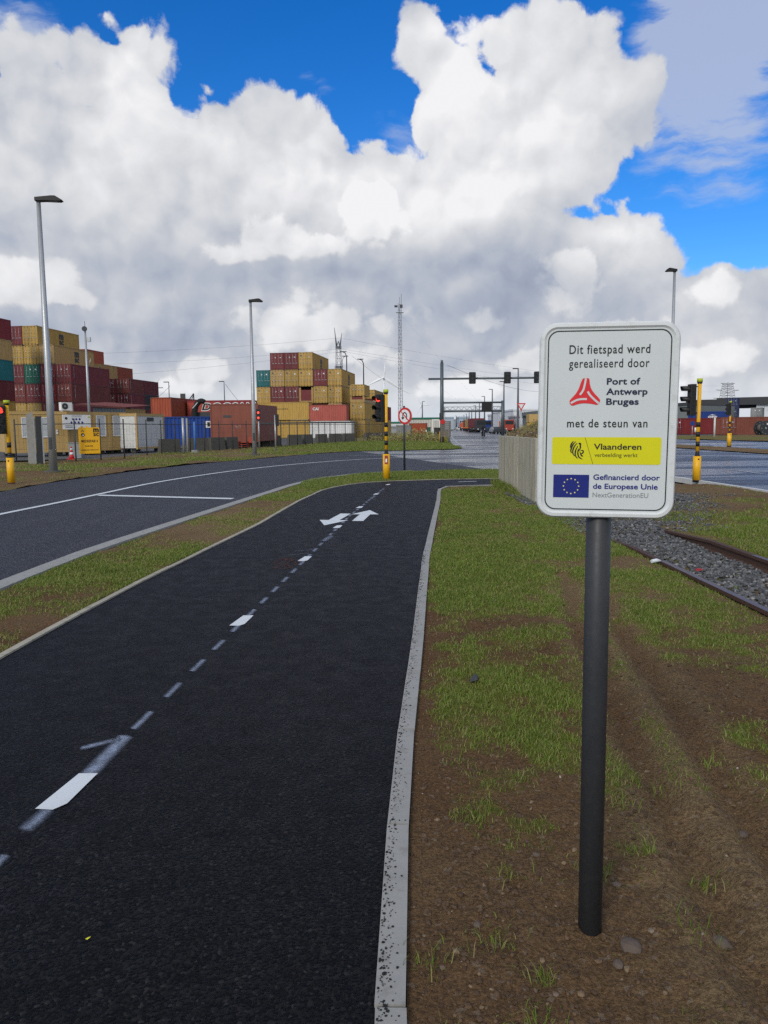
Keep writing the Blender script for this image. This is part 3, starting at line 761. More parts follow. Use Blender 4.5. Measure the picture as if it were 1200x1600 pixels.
n = 30000; y = 1.5*(7/1.5)**RNG.random(n); x = xr0(y)+.01+(np.minimum(xr1(y), y*.56+.5)-xr0(y))*RNG.random(n); r = (.0012+.011*RNG.random(n)**7+.0003*y); ok = RNG.random(n) > grassR(x, y)*1.0+.05
stones('soil_clods', x[ok], y[ok], hR(x[ok], y[ok])+r[ok]*.1, r[ok], 'clod')
n = 5200; y = 6.0+6.8*RNG.random(n); x = 3.40+1.07*RNG.random(n)
stones('ballast', x, y, hR(x, y)+.012*RNG.random(n)+.012, .013+.020*RNG.random(n), 'ballast_stone')
n = 12000; y = 11.6+6.6*RNG.random(n)**.9; c = 4.0+.42*(y-12.5); x = c+(RNG.random(n)-.5)*4.4
ok = (x > 3.0) & (fbm(x, y, .7, 3)+(RNG.random(n)-.5)*.3 > .42+.5*np.clip(np.abs(x-c)/1.7-.55, 0, 1))
stones('gravel', x[ok], y[ok], hR(x[ok], y[ok])+.008, .012+.013*RNG.random(ok.sum()), 'ballast_stone')
n = 2600; a = RNG.random(n)*6.28; rr = np.sqrt(RNG.random(n)); x = 6.0+rr*np.cos(a)*.9; y = 17.5+rr*np.sin(a)*1.6
stones('gravel_heap', x, y, hR(x, y)+.22*(1-rr)+.01, .016+.016*RNG.random(n), 'ballast_stone')
n = 1300; y = 15.7+3.2*RNG.random(n); x = 3.22-RNG.random(n)**2*.28
stones('gravel_at_bin', x, y, hR(x, y)+.01, .010+.018*RNG.random(n), 'ballast_stone')
n = 900; y = 1.6*(10/1.6)**RNG.random(n); x = np.interp(y, [p[1] for p in pathR[:12]], [p[0] for p in pathR[:12]])+.006+np.abs(RNG.normal(0, .022, n)); ok = x < xr0(y)-.01
stones('asphalt_crumbs', x[ok], y[ok], 0*x[ok]+.013, (.0016+.0040*RNG.random(n)**3+.0002*y)[ok], 'crumb')
# single stones of the soil
for sx, sy, r, lb in ((985, 1477, .034, 'rough brown stone lying right of the foot of the grey sign post'), (966, 1505, .017, 'small dull stone below the rough brown stone near the sign post'),
                      (1160, 1300, .020, 'round grey stone in the bare soil well right of the sign post'), (746, 1442, .014, 'flat pale stone in the bare soil between kerb and sign post'),
                      (1127, 1455, .028, 'half buried reddish stone near the lower right of the bare soil'), (838, 1335, .013, 'light grey pebble lying left of the sign post above its foot'),
                      (964, 1382, .014, 'small dark stone right of the sign post just above its foot')):
    gx, gy = G(sx, sy); bm = bmesh.new(); bmesh.ops.create_icosphere(bm, subdivisions=2, radius=r)
    rs = np.random.default_rng(int(sx))
    for v in bm.verts:
        nv = v.co.normalized(); v.co *= .82+.34*float(vnoise(nv.x*1.7+sx, nv.y*1.7+nv.z*2.3)); v.co.z *= .62; v.co.x *= 1.25
    me = bpy.data.meshes.new('stone'); bm.to_mesh(me); bm.free(); me.materials.append(MATS['stone_a'])
    o = link('stone', me); o.location = (gx, gy, float(hR(gx, gy))+r*.25); o.rotation_euler = (0, 0, sx); tag(o, lb, 'stone', 'single stones in the bare soil')

# ---- markings on the cycle path
def mark(pts, parent, name, z=.004, mat='road_white'):
    return MB().mat(mat).poly(pts, z).build(name, parent)
def clx(y): return -1.50+.0735*(y-3.15) if y < 14 else -.70+.10*(y-14)
for i in range(7):
    y0 = 3.15+3.075*i; s = 1 if i < 6 else 1
    x0, x1 = clx(y0), clx(y0+.35)
    if i in (3,): pass
    w = .10
    mark([(x0-.02, y0+.01), (x0+.06, y0), (x0+w, y0+.055), (x1+w, y0+.35), (x1+.01, y0+.35)], cp, 'dash_marking')
def arrow(tip, L, W, ang, parent):
    pts = [(0, 0), (-W/2, -.42*L), (-W*.19, -.42*L), (-W*.19, -L), (W*.19, -L), (W*.19, -.42*L), (W/2, -.42*L)]
    ca, sa = math.cos(ang), math.sin(ang)
    return mark([(tip[0]+x*ca-y*sa, tip[1]+x*sa+y*ca) for x, y in pts], parent, 'arrow_marking')
arrow((-1.0, 12.75), 1.75, .52, math.radians(180-9), cp)
arrow((-.28, 15.05), 1.75, .52, math.radians(-6), cp)
for y0 in (21.3, 22.1):
    pass
mark([(2.2, 22.55), (2.75, 22.68), (2.75, 22.78), (2.2, 22.65)], cp, 'dash_marking')
def spray(a, b, w, k=1.0):
    a = np.array(a); b = np.array(b); d = (b-a)/np.linalg.norm(b-a); nrm = np.array([-d[1], d[0]])
    L = [(a-d*w*.8, 0), (a, 1), ((a+b)/2, 1), (b, 1), (b+d*w*.8, 0)]; V = []; E = []
    for p, e in L:
        for s, es in ((-1.25, 0), (-.12, 1), (.12, 1), (1.25, 0)):
            q = p+nrm*s*w; V.append((q[0], q[1], .003)); E.append(min(e, es)*k)
    f = []
    for i in range(4):
        for j in range(3):
            q = (i*4+j, i*4+j+1, (i+1)*4+j+1, (i+1)*4+j); f.append(q)
    me = fast_mesh('sprayed_marking', V, f, ['spray'], False, {'edge': E}); return link('sprayed_marking', me, cp)
for i in range(-1, 40):
    y0 = 2.55+.5*i
    if 3.0 < y0 < 3.9 or y0 > 20.5 or y0 < 2.0: continue
    xm = clx(y0)+.055
    spray((xm, y0), (clx(y0+.24)+.055, y0+.24), .022+.0009*y0, .75)
spray((clx(3.0)+.03, 3.0), (clx(3.1)+.04, 3.14), .04, .7)
spray((clx(3.5)+.06, 3.51), (clx(3.95)+.05, 3.93), .045, 1.0)
spray((clx(3.95)+.02, 3.90), (-1.56, 3.80), .030, .8)
for y0 in (9.9, 10.2, 16.9):
    spray((clx(y0)+.02, y0), (clx(y0)-.20, y0-.1), .04, .3)
for y0 in (11.0, 17.5):
    spray((clx(y0)+.05, y0), (clx(y0)+.12, y0+.45), .06, .6)
# seam of the paver, a slight ridge along the path
MB().mat('crumb').tube([(interp([(-.72, 3), (-.15, 6), (.0, 9.5), (.35, 16), (.55, 19)], yy)-.30, yy, -.002) for yy in np.linspace(3, 18.5, 20)], .0035, 4).build('paving_seam', cp)
# red-brown crust of leaves beside the centre line
n = 170; a = RNG.random(n)*6.28; rr = np.sqrt(RNG.random(n)); cx, cy = G(447, 880)
stones('dead_leaves', cx+rr*np.cos(a)*.16, cy+rr*np.sin(a)*.42, 0*a+.004, .004+.008*RNG.random(n), 'pebble', .3).data.materials[0] = paint('leaf_brown', (.085, .030, .022), .9)
gx, gy = G(136, 1469); tag(MB().mat('panel_yellow').faces([(gx-.006, gy, .004), (gx+.004, gy-.006, .006), (gx+.012, gy+.004, .010), (gx, gy+.008, .005)], [(0, 1, 2, 3)]).build('fallen_leaf'), 'tiny yellow leaf on the dark asphalt near the bottom of the photo', 'leaf')

# ---- markings on the roads
line = [(-9.0, -12), (-8.2, 3), (-7.75, 10), (-7.55, 15.01), (-7.42, 16.88), (-7.28, 19.28), (-7.05, 23.52), (-6.28, 27.94), (-5.08, 32.2), (-3.1, 36.5), (-.6, 40.0), (3.5, 42.5), (9, 43.5)]
def band(poly, w, name, parent, z, mat='road_white'):
    pts = [Vector((p[0], p[1])) for p in poly]; A = []; B = []
    for i, p in enumerate(pts):
        d = (pts[min(i+1, len(pts)-1)]-pts[max(0, i-1)]).normalized(); n_ = Vector((-d.y, d.x))*w/2; A.append(p+n_); B.append(p-n_)
    mb = MB().mat(mat)
    for i in range(len(pts)-1): mb.faces([(*A[i], z), (*B[i], z), (*B[i+1], z), (*A[i+1], z)], [(0, 1, 2, 3)])
    return mb.build(name, parent)
def smooth_line(p, n=40):
    p = np.array(p); t = np.linspace(0, len(p)-1, n); out = []
    for u in t:
        i = int(min(u, len(p)-2)); f = u-i; p0 = p[max(i-1, 0)]; p1 = p[i]; p2 = p[i+1]; p3 = p[min(i+2, len(p)-1)]
        out.append(tuple(.5*((2*p1)+(-p0+p2)*f+(2*p0-5*p1+4*p2-p3)*f*f+(-p0+3*p1-3*p2+p3)*f**3)))
    return out
band(smooth_line(line), .15, 'edge_line', rd, -.004)
mark([(-7.15, 19.05), (-3.55, 17.75), (-3.52, 18.05), (-7.15, 19.35)], rd, 'stop_line', -.004)
# lane lines of the main road and the junction
for k, (off, w) in enumerate(((3.1, .12), (6.4, .12))):
    for j in range(14):
        ya = 6+j*9.5
        if 26 < ya < 46: continue
        xa = 9.3+off+max(0, ya-50)*.055; band([(xa, ya), (xa+.05, ya+2.7)], w, 'lane_dash', rm, -.006, 'road_white_worn')
band([(9.55, 8), (9.42, 18.4), (9.27, 21), (9.18, 24)], .12, 'edge_line', rm, -.006, 'road_white')
band([(20.9, -12), (20.2, 30), (19.6, 54), (18.9, 75), (20.4, 122), (26.2, 172)], .15, 'edge_line', rm, -.006, 'road_white_worn')
band([(6.6, 60), (6.9, 71), (10.4, 117), (22, 250)], .2, 'edge_line', rm, -.006, 'road_white_worn')
for i in range(9):
    band([(5.4+i*.75, 49.2+i*.06), (5.75+i*.75, 51.2+i*.06)], .42, 'crossing_block', rm, -.006, 'road_white_worn')
band([(5.9, 55.8), (7.4, 56.4)], .7, 'edge_patch', rm, -.006, 'road_white')
band([(3, 46.2), (12, 46.8), (19, 46.5)], .16, 'junction_line', rm, -.006, 'road_white_worn')
band([(-2, 44.6), (6, 45.2), (14, 44.5)], .16, 'junction_line', rm, -.008, 'road_white_worn')
band([(24.4, 57.0), (27.5, 60.0), (31, 61)], .3, 'lane_line', fr, -.006, 'road_white')
band([(24.3, 56.8), (27.8, 55.2)], .3, 'lane_line', fr, -.007, 'road_white')

# ---- rails
def rail(name, x0, x1, y0, y1, ztop, label, parent=None):
    prof = [(-.035, 0), (.035, 0), (.035, -.035), (.010, -.045), (.010, -.115), (.06, -.135), (.06, -.145), (-.06, -.145), (-.06, -.135), (-.010, -.115), (-.010, -.045), (-.035, -.035)]
    n_ = len(prof); vs = []; ys = np.linspace(y0, y1, 12)
    for i, yy in enumerate(ys):
        xx = x0+(x1-x0)*i/11; zt = ztop if yy < y1-1.2 else ztop-.09*((yy-(y1-1.2))/1.2)**2
        vs += [(xx+px, yy, zt+pz) for px, pz in prof]
    mb = MB().mat('rail_rust'); fs = []
    for i in range(11):
        for k in range(n_): fs.append((i*n_+k, i*n_+(k+1) % n_, (i+1)*n_+(k+1) % n_, (i+1)*n_+k))
    mb.faces(vs, fs[0:]); mb.faces(vs[:n_], [tuple(range(n_))]); mb.faces(vs[-n_:], [tuple(reversed(range(n_)))])
    th = thing(name, label, 'rail', (0, 0, 0), 0, 'rails of the disused siding'); mb.build('rail_web', th)
    MB().mat('rail_top').faces([(x0-.033, y0, ztop+.002), (x0+.033, y0, ztop+.002), (x0+(x1-x0)*.85+.033, y0+(y1-y0)*.85, ztop+.002), (x0+(x1-x0)*.85-.033, y0+(y1-y0)*.85, ztop+.002)], [(0, 1, 2, 3)]).build('running_surface', th)
    return th
rail('rail', 3.44, 3.27, -8.0, 12.0, .022, 'rusty rail nearer the sign, half sunk in the grass edge')
rail('rail', 4.50, 4.46, -8.0, 12.2, .050, 'rusty rail farther from the sign, its web bare above the ballast')
gx, gy = G(1018, 881); tag(MB().mat('litter_white').tube([(gx, gy, .03), (gx+.07, gy+.03, .035), (gx+.12, gy+.03, .03)], [.022, .024, .009], 8).build('plastic_bottle'), 'crushed clear plastic scrap lying beside the nearer rusty rail', 'litter')
gx, gy = G(1091, 886); tag(MB().mat('litter_red').box((gx, gy, -.03), (.05, .03, .02), .5).box((gx+.04, gy+.01, -.03), (.03, .02, .01), .2).build('wrapper'), 'small pink wrapper lying on the ballast between the rails', 'litter')
gx, gy = G(738, 1065); tag(MB().mat('frame_dark').faces([(gx-.02, gy-.04, .012), (gx+.03, gy-.03, .02), (gx+.035, gy+.05, .035), (gx-.005, gy+.03, .022)], [(0, 1, 2, 3)]).faces([(gx+.0, gy, .02), (gx+.045, gy+.02, .014), (gx+.03, gy+.06, .04)], [(0, 1, 2)]).build('plastic_scrap'), 'dark grey plastic scrap lying in the grass left of the sign post', 'litter')

# ================================================================== CONTAINERS
VD = Vector((.131, .991, 0)).normalized()         # direction the stacks run away from the viewer
WD = Vector((VD.y, -VD.x, 0))                     # across the stacks, to the right
RZ = math.atan2(WD.y, WD.x)
_cm = {}
def corr(mb, a, b, z0, z1, nrm, pitch=.30, depth=.048):
    """Corrugated sheet from a to b (XY), pressed in along -nrm."""
    a = Vector(a); b = Vector(b); L = (b-a).length; n = max(2, int(L/pitch)); d = (b-a)/n; nr = Vector(nrm)
    pts = []
    for i in range(n):
        p = a+d*i; pts += [p, p+d*.30, p+d*.48-nr*depth, p+d*.82-nr*depth]
    pts.append(b)
    v = [(p.x, p.y, z) for z in (z0, z1) for p in pts]; m = len(pts)
    f = [(i, i+1, m+i+1, m+i) for i in range(m-1)]
    flip = (b-a).x*nr.y-(b-a).y*nr.x > 0
    mb.faces(v, [tuple(reversed(q)) for q in f] if flip else f)
def cparts(L, h, col, W=2.44):
    """Meshes of one container, cached per size and colour. Local: x in [-W,0], y in [0,L]; doors at y=0."""
    key = (L, h, col, W)
    if key in _cm: return _cm[key]
    M = 'box_'+col; t = .11; D = {}
    mb = MB().mat(M)
    for x in (-W, -t):
        for y in (0, L-t): mb.b2((x, y, .0), (x+t, y+t, h))
    for z in (.02, h-t-.005):
        for x in (-W+.003, -t-.003): mb.b2((x+(.0 if x < -1 else .0), t, z), (x+t, L-t, z+t))
        for y in (.004, L-t-.004): mb.b2((-W+t, y, z), (-t, y+t, z+t))
    mb.mat('frame_dark')
    for x in (-W-.004, -.16+.004):
        for y in (-.006, L-.17):
            for z in (-.004, h-.115): mb.b2((x, y, z), (x+.16, y+.176, z+.12))
    D['frame'] = mb.mesh('frame')
    mb = MB().mat(M); corr(mb, (-.03, t, 0), (-.03, L-t, 0), .12, h-.11, (1, 0, 0)); D['side_wall'] = mb.mesh('side_wall')
    mb = MB().mat(M); corr(mb, (-W+.03, t, 0), (-W+.03, L-t, 0), .12, h-.11, (-1, 0, 0)); D['side_wall_2'] = mb.mesh('side_wall')
    mb = MB().mat(M); corr(mb, (-W+t, L-.03, 0), (-t, L-.03, 0), .12, h-.11, (0, 1, 0)); D['end_wall'] = mb.mesh('end_wall')
    mb = MB().mat(M); mb.b2((-W+t, t, h-.06), (-t, L-t, h-.03)); D['roof'] = mb.mesh('roof')
    dw = (W-2*t)/2-.012
    D['door_gasket'] = MB().mat('frame_dark').b2((-W+t, .075, .12), (-t, .10, h-.11)).mesh('door_gasket')
    mb = MB().mat(M); mb.b2((0, .02, .14), (dw, .07, h-.125))
    for k in range(5):
        z = .22+(h-.5)*k/5; mb.b2((.06, -.004, z), (dw-.06, .02, z+(h-.5)/5-.11))
    D['door'] = mb.mesh('door')
    mb = MB().mat('galv')
    mb.tube([(0, -.022, .06), (0, -.022, h-.08)], .022, 6); mb.mat('frame_dark')
    for z in (.10, h-.14, .9, h*.62): mb.b2((-.06, -.045, z-.04), (.06, .004, z+.04))
    mb.mat('galv').b2((-.02, -.05, 1.05), (.32, -.03, 1.10))
    D['lock_rod'] = mb.mesh('lock_rod')
    mb = MB().mat('white').b2((.30, -.004, -.1), (.52, .002, .1))
    D['placard'] = mb.mesh('placard'); D['dw'] = dw
    _cm[key] = D; return D
EMB = MB().mat('ink').cyl((0, 0, 0), .15, .012, 12, 'y').mesh('emblem')
LOGO = {}
def logo(kind):
    if kind in LOGO: return LOGO[kind]
    if kind == 'msc' or kind == 'msc_big':
        hgt = 1.0
        m1 = text_mesh('m', 'ink', 1.3*hgt, None, .05); m2 = text_mesh('sc', 'ink', 1.3*hgt, None, .03)
        bm = bmesh.new(); bm.from_mesh(m1)
        def fit(vs, z0, hh):
            y0 = min(v.co.y for v in vs); y1 = max(v.co.y for v in vs)
            for v in vs: v.co.y = z0+(v.co.y-y0)/(y1-y0)*hh
        fit(bm.verts, .80, .85); n0 = len(bm.verts); bm.from_mesh(m2); bm.verts.ensure_lookup_table(); fit(bm.verts[n0:], 0, .68)
        me = bpy.data.meshes.new('logo'); bm.to_mesh(me); bm.free(); me.materials.append(MATS['ink'])
    elif kind == 'cai':
        me = text_mesh('CAI', 'white', 1.0, None, .03)
    elif kind == 'mark':
        me = bpy.data.meshes.new('serial_mark'); mb = MB().mat('off_white')
        for k in range(11): mb.faces([(0, -.16*k, 0), (.07, -.16*k, 0), (.07, -.16*k+.11, 0), (0, -.16*k+.11, 0)], [(0, 1, 2, 3)])
        me = mb.mesh('serial_mark')
    LOGO[kind] = me; return me
def side_logo(root, kind, y, z, s=1.0, front=False, xo=.012):
    me = logo(kind); nm = 'serial_mark' if kind == 'mark' else 'logo'
    o = inst(nm, me, root, (xo, y, z), (math.pi/2, 0, math.pi/2), (s, s, s)); return o
def container(col, L, h, loc, rz, label, group, logos=(), doors=True, placards=False, name='shipping_container', W=2.44):
    D = cparts(L, h, col, W); r = thing(name, label, 'shipping container', loc, rz, group)
    for k in ('frame', 'side_wall', 'side_wall_2', 'end_wall', 'roof'): inst(k.replace('_2', ''), D[k], r)
    if doors:
        for i, x in enumerate((-W+.115, -W+.115+D['dw']+.014)):
            d = inst('door', D['door'], r, (x, 0, 0))
            for rx in (.26, .80): inst('lock_rod', D['lock_rod'], d, (rx, 0, 0))
            if i == 0: inst('door_gasket', D['door_gasket'], r)
            if placards and i == 0 and col in ('yellow', 'tan'): inst('emblem', EMB, d, (.30, -.004, h*.80))
            elif placards: inst('placard', D['placard'], d, (.42 if i == 0 else .2, -.0, h*.74))
    else:
        inst('end_wall', D['end_wall'], r, (-W, L, 0), (0, 0, math.pi))
    for lg in logos: side_logo(r, *lg)
    return r
def corner(px, Y, py=672):
    p = P(px, py, Y); return Vector((p[0], p[1], 0))
def put(col, base, c, tier, h, L, label, group, back=0.0, z=None, **kw):
    q = base-WD*(2.52*c)+VD*back; jit = random.uniform(-.05, .05)
    return container(col, L, h-.015, (q.x+VD.x*jit, q.y+VD.y*jit, tier*h if z is None else z), RZ, label, group, **kw)
gB = 'containers of the tall stack behind the site offices'
B = corner(115, 118); hB = 2.9
for tier, c, col, label, kw in (
    (5, 2, 'yellow', 'topmost yellow container with black side letters in the tall stack behind the offices', dict(logos=[('msc', 6.1, .65, 1.0)])),
    (5, 3, 'maroon', 'maroon doored container on the top layer, left of the topmost yellow container with black letters', {}),
    (4, 1, 'tan', 'tan container with large black letters just under the topmost lettered yellow container', dict(logos=[('msc', 6.0, .7, 1.02)])),
    (4, 2, 'yellow', 'yellow doored container on the second layer down, left of the tall near lamp post', {}),
    (4, 3, 'yellow', 'yellow doored container, leftmost doors on the second layer down beside the dark stack gap', {}),
    (3, 0, 'maroon', 'maroon container with a pale serial on its side, third layer down of the tall stack', dict(logos=[('mark', .9, 2.4, 1.0)], placards=True)),
    (3, 1, 'maroon', 'maroon doored container on the third layer down, crossed by the tall near lamp post', dict(placards=True)),
    (3, 2, 'green', 'bright green doored container, the only green one of the tall stack behind the offices', dict(placards=True)),
    (3, 3, 'maroon', 'maroon doored container squeezed left of the bright green one', {}),
    (2, 0, 'brownred', 'dark red container with a long pale serial, above the grey shed roof', dict(logos=[('mark', 1.0, 2.5, 1.15)], placards=True)),
    (2, 1, 'red', 'bright red doored container right of the lamp post, fourth layer down', dict(placards=True)),
    (2, 2, 'maroon', 'maroon doored container left of the lamp post, directly under the bright green one', dict(placards=True)),
    (2, 3, 'brownred', 'dark red doored container with pale plates, fourth layer down at the stack gap', dict(placards=True)),
    (1, 0, 'maroon', 'maroon container behind the grey shed and the white fan unit', {}),
    (1, 1, 'brownred', 'dark red container mostly hidden behind the fan unit on the office roof', {}),
    (1, 2, 'yellow', 'yellow doored container just above the office roof, left of the lamp post', {}),
    (1, 3, 'yellow', 'yellow doored container just above the office roof at the dark stack gap', {}),
    (0, 0, 'brownred', 'lowest container of the tall stack, behind the right end of the site offices', {})):
    put(col, B, c, tier, hB, 12.19, label, gB, **kw)
far = P(25, 640, 113.0); A0 = Vector((far[0], far[1], 0))-VD*12.19
for tier, col, label, kw in (
    (5, 'red', 'deep red container at the very left edge, top of the nearer stack', {}),
    (4, 'tan', 'tan container at the left edge, just under the deep red one', {}),
    (3, 'teal', 'teal blue container at the left edge, its long side turned to the road', {}),
    (2, 'maroon', 'maroon container at the left edge under the teal one, behind the red signal lamp', {}),
    (1, 'yellow', 'yellow container at the left edge just above the office roof', {}),
    (0, 'yellow', 'yellow container at the left edge standing behind the site offices', {})):
    put(col, A0, 0, tier, hB, 12.19, label, 'containers of the stack at the left edge', doors=False, **kw)
gC = 'containers of the stepped stack between the tall stack and the red containers'
C0 = corner(205, 136); hC = 2.62
for tier, c, back, col, label, kw in (
    (3, 0, 0, 'brownred', 'short dark red container with doors and a white serial, topmost of the stepped stack corner', dict(logos=[('mark', .5, 2.3, 1.0)], placards=True)),
    (3, 0, 6.2, 'maroon', 'short maroon container behind the topmost corner one of the stepped stack', {}),
    (3, 1, 0, 'maroon', 'maroon doored container left of the topmost corner one in the stepped stack', dict(placards=True)),
    (2, 0, 0, 'maroon', 'short maroon container with doors, under the topmost corner one of the stepped stack', dict(logos=[('mark', .5, 2.3, 1.0)], placards=True)),
    (2, 0, 6.2, 'dark', 'black container end at the far corner of the stepped stack', {}),
    (2, 1, 0, 'brownred', 'dark red doored container one column in from the stepped stack corner, over the shed roof', dict(placards=True)),
    (1, 0, 0, 'tan', 'tan container with a small dark vent, low in the stepped stack above the grey shed', {}),
    (1, 0, 6.2, 'maroon', 'small maroon container low at the far corner of the stepped stack', {}),
    (0, 0, 0, 'brownred', 'lowest short container of the stepped stack, behind the white cabins', {}),
    (0, 0, 6.2, 'tan', 'lowest far container of the stepped stack, behind the white cabins', {}),
    (4, 2, 0, 'tan', 'tan short container standing out above the maroon doors of the stepped stack', {}),
    (4, 2, 6.2, 'orange', 'orange red short container behind the tan one on the upper step', {}),
    (3, 2, 0, 'maroon', 'maroon container that carries the tan one of the upper step', {}),
    (3, 2, 6.2, 'brownred', 'dark red container that carries the orange red one of the upper step', {}),
    (5, 3, 0, 'orange', 'orange red short container at the top step, beside the big lettered tan one', {}),
    (4, 3, 0, 'maroon', 'maroon container under the orange red one of the top step', {})):
    put(col, C0, c, tier, hC, 6.06, label, gC, back=back, **kw)
# middle stack
gM = 'containers of the stack in the middle distance'
M0 = corner(535, 133); hM = 2.9
for tier, c, col, label, kw in (
    (4, 4, 'maroon', 'maroon doored container, top layer of the middle stack at its left end', dict(placards=True)),
    (4, 3, 'maroon', 'maroon doored container with pale lettering, centre of the top layer of the middle stack', dict(placards=True)),
    (4, 2, 'yellow', 'topmost yellow container of the middle stack, its long side turned to the right', dict(placards=True, logos=[('msc', 6.6, .5, 1.1)])),
    (3, 5, 'teal', 'teal doored container, the only teal one of the middle stack', dict(placards=True)),
    (3, 4, 'tan', 'tan doored container right of the teal one in the middle stack', dict(placards=True)),
    (3, 3, 'yellow', 'yellow doored container, third from the left on the second layer of the middle stack', dict(placards=True)),
    (3, 2, 'yellow', 'yellow doored container directly under the topmost yellow one of the middle stack', dict(placards=True)),
    (3, 1, 'maroon', 'maroon doored container between two yellow ones on the second layer of the middle stack', dict(placards=True)),
    (3, 0, 'yellow', 'side lettered yellow container at the right end of the second middle stack layer', dict(placards=True, logos=[('msc', 6.6, .5, 1.1)])),
    (2, 5, 'yellow', 'yellow doored container directly under the teal one', dict(placards=True)),
    (2, 4, 'maroon', 'maroon doored container right of the yellow one under the teal one', dict(placards=True)),
    (2, 3, 'maroon', 'maroon doored container in the middle of the third layer, next to the open rack', dict(placards=True)),
    (2, 1, 'yellow', 'yellow doored container right of the open rack in the middle stack', dict(placards=True)),
    (2, 0, 'yellow', 'yellow doored container at the right corner of the third layer, above the pink red one', dict(placards=True)),
    (1, 0, 'tan', 'tan container behind the pink red one in the middle stack', {}),
    (0, 0, 'tan', 'tan container behind the low white one in the middle stack', {}),
    (1, 5, 'maroon', 'maroon container behind the long yellow one, upper of the two hidden at the left', {}),
    (0, 5, 'brownred', 'dark red container behind the long yellow one, lower of the two hidden at the left', {})):
    put(col, M0, c, tier, hM, 13.72, label, gM, **kw)
# open rack standing in the gap
def flat_rack(base, z, L, W, hp, label, cat='flat rack'):
    r = thing('flat_rack', label, cat, (base.x, base.y, z), RZ, 'open racks among the containers')
    MB().mat('box_tan').b2((-W, 0, 0), (0, L, .45)).build('deck', r)
    for y in (0, L-.25):
        mb = MB().mat('box_tan')
        for x in (-W, -.3): mb.b2((x, y, .45), (x+.3, y+.25, hp))
        mb.mat('box_maroon').b2((-W+.3, y+.05, .45), (-.3, y+.2, hp*.85)); mb.build('end_frame', r)
q = M0-WD*2.52*2; flat_rack(q, 2*hM, 12.19, 2.44, 2.7, 'rust and white open rack end in the gap of the third layer')
def across(col, px_l, Y, z, h, L, label, logos=(), **kw):
    """A container laid with its long side to the viewer: local +x (long wall) faces -Y."""
    p = P(px_l, 672, Y); r = container(col, L, h-.015, (p[0], p[1], z), RZ-math.pi/2, label, gM, logos, doors=False, **kw); return r
across('yellow', 370, 127, hM, hM, 12.19, 'long yellow container with a row of small black print, side on in the middle stack')
r = [o for o in bpy.data.objects if o.get('label', '').startswith('long yellow container with a row')][0]
mb = MB().mat('ink')
for k in range(15): mb.faces([(.012, 4.6+k*.28, 1.72), (.012, 4.72+k*.28, 1.72), (.012, 4.72+k*.28, 1.86), (.012, 4.6+k*.28, 1.86)], [(0, 1, 2, 3)])
mb.build('serial_mark', r)
across('yellow', 370, 127.3, 0, hM, 12.19, 'long yellow container with big black letters on a light square behind the yard fence', logos=[('msc', 4.3, .75, 1.15)])
r = [o for o in bpy.data.objects if o.get('label', '').startswith('long yellow container with big')][0]
MB().mat('box_whitebox').faces([(.006, 3.9, .55), (.006, 6.2, .55), (.006, 6.2, 2.6), (.006, 3.9, 2.6)], [(0, 1, 2, 3)]).build('logo_panel', r)
across('pink', 484, 125, 2.66, 2.62, 6.06, 'faded pink red container with white lettering, side on in the middle stack', logos=[('cai', .55, 1.75, .95)])
across('whitebox', 484, 118.5, 0, 2.62, 6.5, 'white container at ground level with its long side behind the fence')
R0 = corner(570, 130)
for tier, back, col, z, h, label, kw in (
    (0, 0, 'yellow', None, 2.9, 'yellow doored container at ground level, right wing of the middle stack', dict(placards=True)),
    (0, 12.3, 'yellow', None, 2.9, 'far yellow container at ground level behind the signal pole', {}),
    (0, 24.6, 'tan', None, 2.9, 'tan container farthest back at ground level behind the signal pole', {}),
    (1, 0, 'yellow', None, 2.9, 'yellow doored container on the second level, right wing of the middle stack', dict(placards=True)),
    (1, 24.6, 'red', None, 2.9, 'red container rising behind the signal pole, farthest of the right wing', {})):
    put(col, R0, 0, tier, h, 12.19, label, gM, back=back, **kw)
put('maroon', R0, 0, 1, 2.9, 12.19, 'maroon container behind the yellow one of the right wing', gM, back=12.3, z=2.9)
flat_rack(R0, 5.8, 12.19, 2.44, 1.0, 'folded rust coloured rack lying on the nearer right wing containers')
put('yellow', R0, 0, 2, 1.95, 6.06, 'low yellow open top box on the folded rack of the right wing', gM, z=6.82)
flat_rack(R0+VD*12.3, 5.8, 12.19, 2.44, .9, 'folded tan rack lying on the farther right wing containers')
put('yellow', R0, -0, 2, 1.7, 12.0, 'low yellow ribbed open box at the far end of the right wing', gM, back=12.3, z=6.75)

# low group between the stacks
gL = 'containers standing low between the two stacks'
q = corner(269, 88)
for t_, lb in ((0, 'lower orange brown container hidden behind the blue one'), (1, 'orange brown ribbed container left of the black bent arm, over the blue one')):
    container('orange', 12.19, 2.6, (q.x, q.y, t_*2.6), RZ, lb, gL, doors=False)
q = corner(406, 62); r0 = thing('workshop_container', 'brick brown windowless workshop container behind the fence, with red steps', 'container', (P(403, 672, 63)[0], 63, 0), RZ)
z0 = .55; h_ = 3.0
mb = MB().mat('box_rust'); pts = [(-3.95, 0), (0, 0), (0, 6), (-3.95, 6)]
mb.b2((-3.95, 0, z0), (0, 6, z0+h_)); mb.build('body', r0)
mb = MB().mat('box_rust')
for x in (-3.99, -.06): mb.b2((x, -.03, z0-.03), (x+.1, .07, z0+h_+.05))
mb.b2((-3.93, -.025, z0+h_-.03), (-.02, .07, z0+h_+.07)); mb.b2((-3.93, -.025, z0-.06), (-.02, .07, z0+.06)); mb.build('frame', r0)
MB().mat('frame_dark').b2((-2.9, -.012, z0+1.95), (-2.2, -.002, z0+2.15)).build('nameplate', r0)
mb = MB().mat('concrete_dark')
